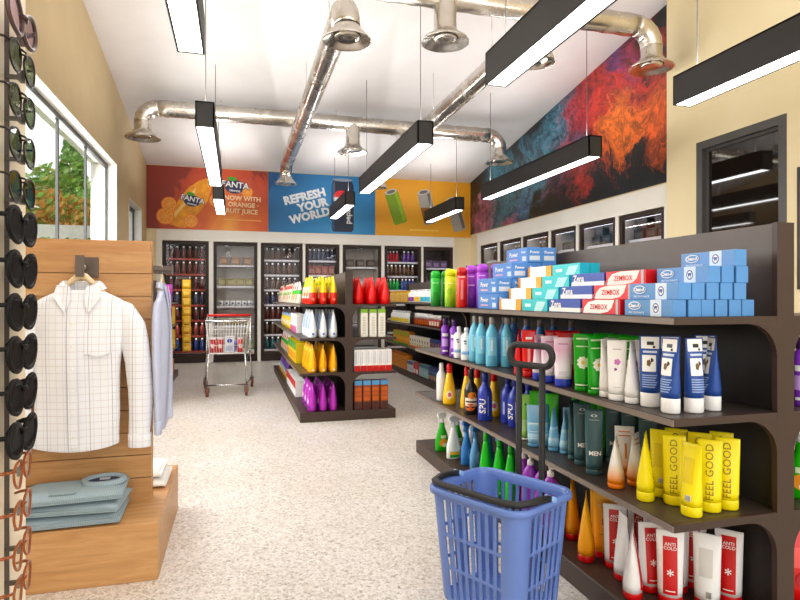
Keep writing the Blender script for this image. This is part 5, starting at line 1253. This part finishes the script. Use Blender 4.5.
line('pink_white_box', 'white box with pink foot on the island', .66, 6.3, 4, .17, L3); line('black_yellow_pouch', 'black and yellow pouch on the island', .655, 7.12, 6, .25, L3)
line('green_lid_box', 'yellow box with green top on the island', .66, 6.32, 5, .20, L2); line('green_white_pouch', 'white and green pouch on the lower island shelf', .655, 7.45, 5, .25, L2)
line('red_white_box', 'red-topped white box on the island base', .66, 6.35, 6, .19, L1); line('blue_mix_pouch', 'blue and violet pouch on the island base', .655, 7.7, 6, .22, L1)
x0_ = 2
grid('red_pouch', 'red pouch on the island top', (1.125, 1.255, 1.385), (5.505, 5.72), L4, AISLE + PI)
grid('green_top_carton', 'tall white carton with green top', (1.175, 1.262, 1.349), (5.46, 5.55), L3, 0)
grid('white_red_carton', 'white carton with red foot', tuple(1.105 + .0615 * k for k in range(6)), (5.51,), L2, 0)
grid('brown_carton', 'brown carton with blue top', (1.115, 1.20, 1.285, 1.37), (5.46,), L1, 0)
# ---------------------------------------------------------------- far shelving: aisle face
def fit(key, pitch):
    xs = [v.co.x for p in KIND[key][1] for v in p[1].vertices]; k = min(1, pitch * .95 / (max(xs) - min(xs))); return (k, k if KIND[key][2] != 'box' and KIND[key][2] != 'carton' else 1, 1)
def by_px(key, desc, p0, p1, n, Z, X=2.45):
    y0, y1 = onX(p0, X), onX(p1, X); sc_ = fit(key, abs(y1 - y0) / n)
    for k in range(n):
        y = y0 + (y1 - y0) * (k + .5) / n
        spawn(key, (X, y, Z + .0005), AISLE, (f'{desc}, {ORD[k + 1]} from the far end' if n > 1 else desc), desc, scale=sc_)
fs = 'on the far shelving'
by_px('yellow_strip_box', 'yellow striped box ' + fs, 393, 410.5, 7, L4)
by_px('label_bottle_violet', 'white bottle with violet label ' + fs, 411, 416.5, 2, L4); by_px('label_bottle_amber', 'white bottle with amber label ' + fs, 417, 422.5, 2, L4); by_px('label_bottle_sky', 'white bottle with sky blue label ' + fs, 423, 433, 3, L4)
by_px('label_bottle_yellow', 'white bottle with yellow label ' + fs, 393, 411, 8, L3); by_px('dark_jar', 'dark brown jar ' + fs, 411.5, 416, 3, L3)
by_px('brown_jar', 'brown jar with tall white lid ' + fs, 416.5, 431, 7, L3); by_px('red_jar', 'red jar with cream label ' + fs, 431.5, 442, 4, L3); by_px('dark_jar', 'dark brown jar nearer the aisle corner ' + fs, 443, 450, 3, L3)
by_px('green_orange_box', 'orange and green box ' + fs, 396, 412, 8, L2); by_px('cream_box', 'cream box with dark spot ' + fs, 412.5, 432, 8, L2); by_px('navy_gold_box', 'navy and gold box ' + fs, 433, 446, 5, L2)
by_px('amber_box', 'tall amber box ' + fs, 393, 409.5, 8, L1); by_px('white_blue_box', 'white box with blue top ' + fs, 410, 416, 3, L1); by_px('red_small_box', 'red box with white panel ' + fs, 416.3, 421.5, 2, L1)
by_px('teal_grey_box', 'pale teal box ' + fs, 422, 431.5, 4, L1); by_px('navy_box', 'navy box with gold panel ' + fs, 432, 446, 6, L1)
# ---------------------------------------------------------------- shelving by the wall, and the hanging packet strip
row('magazine', 'teal and purple boxed pack on the wall shelving', 'top', [(-.90, 8.25 + .12 * k, L4 - .31, PI / 2 * 0 + .1) for k in range(3)])
row('yellow_pack', 'yellow boxed pack on the wall shelving', 'end', [(-.882, 8.66 + .13 * k, z, .1) for k in range(2) for z in (L3, )])
row('yellow_pack', 'yellow boxed pack on the wall shelving, lower shelf', 'end', [(-.882, 8.66 + .13 * k, L2, .1) for k in range(2)])
row('navy_pack', 'navy boxed pack on the wall shelving', 'lower', [(-.91, 8.25 + .13 * k, L2, .1) for k in range(3)])
row('brown_pack', 'brown boxed pack on the wall shelving', 'base', [(-.91, 8.25 + .13 * k, L1, .1) for k in range(5)])
row('magazine', 'teal and purple boxed pack on the wall shelving', 'crown', [(-.90, 8.30 + .12 * k, L4, .1) for k in range(3)])
st = empty('packet_strip', (-.70, 8.98, .36)); tag(st, 'hanging strip of eight yellow packets in front of the first cooler', 'packet strip')
MB().box(-.02, .02, .012, .016, 0, 1.10).build('backing_strip', M('4A423C', .5), st); MB().box(-.13, .0, .010, .020, 1.07, 1.10).build('bracket', M('4A423C', .5), st)
for k in range(8):
    m = MB(); m.loft([(0, .058, .004), (.01, .06, .012), (.05, .061, .022), (.09, .06, .016), (.115, .058, .003), (.125, .058, .002)], 14)
    pk = m.build('packet', M('E3B13A', .35), st, (0, -.016, .015 + .131 * k)); MB().box(-.035, .035, -.0245, -.020, .03, .075).build('printed_label', M('F0CE6E', .5), pk)

# ---------------------------------------------------------------- inside the coolers
SH7 = dict(zip(Z7, ('lowest', 'second', 'third', 'fourth', 'fifth', 'sixth', 'top'))); SH5 = dict(zip(Z5, ('lowest', 'second', 'third', 'fourth', 'top')))
CO = ['first cooler', 'second cooler', 'third cooler', 'fourth cooler', 'fifth cooler', 'sixth cooler', 'corner cooler']
def fill(ci, z, key, desc, n, wide=None, off=.0, shelf='', a=None, b=None, s=None):
    x0, x1 = BK[ci] if a is None else (a, b); x0 += .07; x1 -= .07; s = fit(key, (x1 - x0) / n)
    for k in range(n):
        x = x0 + (x1 - x0) * (k + .5) / n
        spawn(key, (x, yb + .021 + .19 + off, CZ0 + z + .001), 0, f'{desc}, {shelf} shelf of the {CO[ci]}, {ORD[k + 1]} along', f'{desc} row, {shelf} shelf, {CO[ci]}', scale=s)
for z, key, d in zip(Z7[::-1], ('b_maroon', 'b_maroon', 'b_maroon', 'b_slate', 'b_maroon', 'b_rosy', 'b_royal'), ('small maroon bottle', 'small maroon bottle', 'small maroon bottle', 'dark slate bottle', 'small maroon bottle', 'rosy bottle', 'royal blue bottle')):
    fill(0, z, key, d, 6, shelf=SH7[z])
fill(1, 1.74, 'c_brown', 'brown chilled carton', 3, shelf='top'); fill(1, 1.36, 'c_olive', 'olive chilled carton', 4, shelf='fourth'); fill(1, 1.0, 'c_cup', 'small white chilled cup', 6, shelf='third'); fill(1, .64, 'c_olive', 'olive chilled carton', 3, shelf='second'); fill(1, .2, 'c_green', 'green and white chilled carton', 4, shelf='lowest')
for z, key, d in zip(Z7[::-1], ('b_cocoa', 'b_cocoa', 'b_cocoa', 'b_slate', 'b_maroon', 'b_cocoa', 'b_teal'), ('cocoa brown bottle', 'cocoa brown bottle', 'cocoa brown bottle', 'dark slate bottle', 'small maroon bottle', 'cocoa brown bottle', 'dark teal bottle')):
    fill(2, z, key, d, 6, shelf=SH7[z])
fill(3, 1.85, 'b_slate', 'dark slate bottle', 6, shelf='top'); fill(3, 1.575, 'c_rust', 'rust brown carton', 4, shelf='sixth'); fill(3, 1.30, 'b_royal', 'royal blue bottle', 6, shelf='fifth')
fill(4, 1.74, 'c_dark', 'dark chilled carton', 3, shelf='top'); fill(4, 1.36, 'c_grey', 'grey chilled carton', 3, shelf='fourth'); fill(4, 1.0, 'c_dark', 'dark chilled carton', 3, shelf='third')
fill(5, 1.85, 'b_crimson', 'crimson bottle', 4, shelf='top', a=2.745, b=3.16); fill(5, 1.85, 'b_plum', 'plum bottle', 3, shelf='top', a=3.09, b=3.491); fill(5, 1.575, 'b_cocoa', 'cocoa brown bottle', 7, shelf='sixth')
fill(5, 1.30, 'b_leaf', 'green bottle', 4, shelf='fifth', a=2.745, b=3.17); fill(5, 1.30, 'b_royal', 'royal blue bottle', 4, shelf='fifth', a=3.06, b=3.491)
fill(6, 1.74, 'c_violet', 'violet grey chilled carton', 3, shelf='top'); fill(6, 1.36, 'c_violet', 'violet grey chilled carton', 3, shelf='fourth')
RC = ['in the corner cooler under the mural', 'in the second cooler from mural corner', 'in the third cooler from mural corner', 'in the fourth cooler from mural corner', 'in the fifth cooler from mural corner', 'in the last cooler under the mural']
def rfill(i, z, key, desc, n, extra='', off=0, lift=0):
    y0, y1 = RT[i]; y0 += .08; y1 -= .08; sc_ = fit(key, (y1 - y0) / n)
    for k in range(n):
        y = y1 - (y1 - y0) * (k + .5) / n
        spawn(key, (XR + .24 + off, y, CZ0 + z + lift + .001), AISLE, f'{desc} {RC[i]}' + (f', {ORD[k + 1]} from far end' if n > 1 else ''), f'{desc} {RC[i]}', scale=sc_)
for i in range(3): rfill(i, 1.85, 'b_cocoa', 'cocoa brown bottle', 5); rfill(i, 1.575, 'b_maroon', 'maroon bottle', 5)
for i in (3, 4, 5): rfill(i, 1.85, 'c_black', 'flat black carton', 3); rfill(i, 1.575, 'c_black', 'flat black carton, lower shelf,', 3)
rfill(4, 1.85, 'c_black', 'flat black carton, upper layer,', 2, lift=.122); rfill(5, 1.85, 'c_black', 'flat black carton, upper layer,', 2, lift=.122)
# ---------------------------------------------------------------- goods in the trolley
def trolley_item(key, lab, u, v, cat=None, s=None):
    x, y, z = corner(u, v, 0); c, q = math.cos(-.02), math.sin(-.02)
    spawn(key, (-.10 + x * c - y * q, 7.44 + x * q + y * c, z + .004), -.02, lab, None, cat, s)
lathe_kind('t_red', [(0, .034), (.004, .036), (.15, .036), (.155, .03)], M('C2262E', .35), ([(.153, .031), (.17, .031)], M('E8E2E0', .4)), (('rect', -.02, .02, .05, .1, M('F0D9D6', .5)),), 'drink_can', 'can')
box_kind('t_white', .10, .07, .19, M('E6EAF2', .4), (('disc', 0, .72, .16, .13, M('3A4C9E', .5)), ('rect', -.4, .4, .1, .4, M('B9C2DE', .5))))
box_kind('t_violet', .16, .12, .12, M('8C8FC8', .4), (('rect', -.4, .4, .3, .8, M('4A4FA8', .5)),))
trolley_item('t_red', 'red can in the trolley, beside its side wires', -.80, .22); trolley_item('t_red', 'red can in the trolley, next to the white carton', -.40, .20)
trolley_item('t_white', 'white carton with blue disc in the trolley', .12, .22); trolley_item('t_violet', 'lilac blue box in the trolley', .34, .56); trolley_item('t_red', 'single red can at the other trolley side', .72, .2)
# poster at the edge of the right wall
Yp = onX(799, XP) 
pn = empty('wall_poster', (XP - .012, Yp - .32, 1.72)); tag(pn, 'red poster with dark frame on the cream wall past the shelving', 'poster')
MB().box(-.01, .012, -.32, .32, -.5, .5).build('frame', M('2A2422', .4), pn); MB().box(-.013, -.009, -.29, .29, -.47, .38).build('print', M('D2604A', .5, noise=.15, scale=3), pn)

# ================================================================= LIGHT, SKY, CAMERA
w = bpy.data.worlds.new('sky'); bpy.context.scene.world = w; w.use_nodes = True
nt = w.node_tree; bg = nt.nodes['Background']
tc = nt.nodes.new('ShaderNodeTexCoord'); sx = nt.nodes.new('ShaderNodeSeparateXYZ'); nt.links.new(tc.outputs['Generated'], sx.inputs[0])
rp = nt.nodes.new('ShaderNodeValToRGB'); nt.links.new(sx.outputs[2], rp.inputs[0])
rp.color_ramp.elements[0].color = (.95, .95, .93, 1); rp.color_ramp.elements[1].color = (.80, .88, 1, 1); rp.color_ramp.elements[1].position = .7
nt.links.new(rp.outputs[0], bg.inputs['Color']); bg.inputs['Strength'].default_value = 1.35
def area(name, loc, target, size, power, col=(1, 1, 1)):
    l = bpy.data.lights.new(name, 'AREA'); l.shape = 'RECTANGLE'; l.size, l.size_y = size; l.energy = power; l.color = col
    o = bpy.data.objects.new(name, l); C.objects.link(o); o.location = loc
    o.rotation_euler = (Vector(target) - Vector(loc)).to_track_quat('-Z', 'Y').to_euler(); return o
area('front_fill', (1.3, -2.8, 2.4), (1.4, 5.5, 1.6), (5.5, 3.2), 130, (1, .995, .99))  # added fill lamp behind the camera, in place of light from the open front
area('window_daylight', (-1.95, 5.6, 2.1), (2.5, 5.6, .8), (5, 1.7), 185, (1, .99, .97))
sc = bpy.context.scene
cam = bpy.data.cameras.new('camera'); co = bpy.data.objects.new('camera', cam); C.objects.link(co); sc.camera = co
cam.sensor_width = 36; cam.lens = 36 * F / 800; cam.clip_start = .05; cam.shift_y = -(300 - HOR) / 800
co.location = (0, 0, EYE); co.rotation_euler = (PI / 2, 0, -TH)
sc.view_settings.view_transform = 'Standard'; sc.view_settings.look = 'None'; sc.view_settings.exposure = .0; sc.view_settings.gamma = 1
sc.cycles.use_denoising = True; sc.cycles.max_bounces = 6; sc.cycles.diffuse_bounces = 4; sc.cycles.transparent_max_bounces = 12; sc.cycles.caustics_reflective = False; sc.cycles.caustics_refractive = False
sc.cycles.sample_clamp_indirect = 6
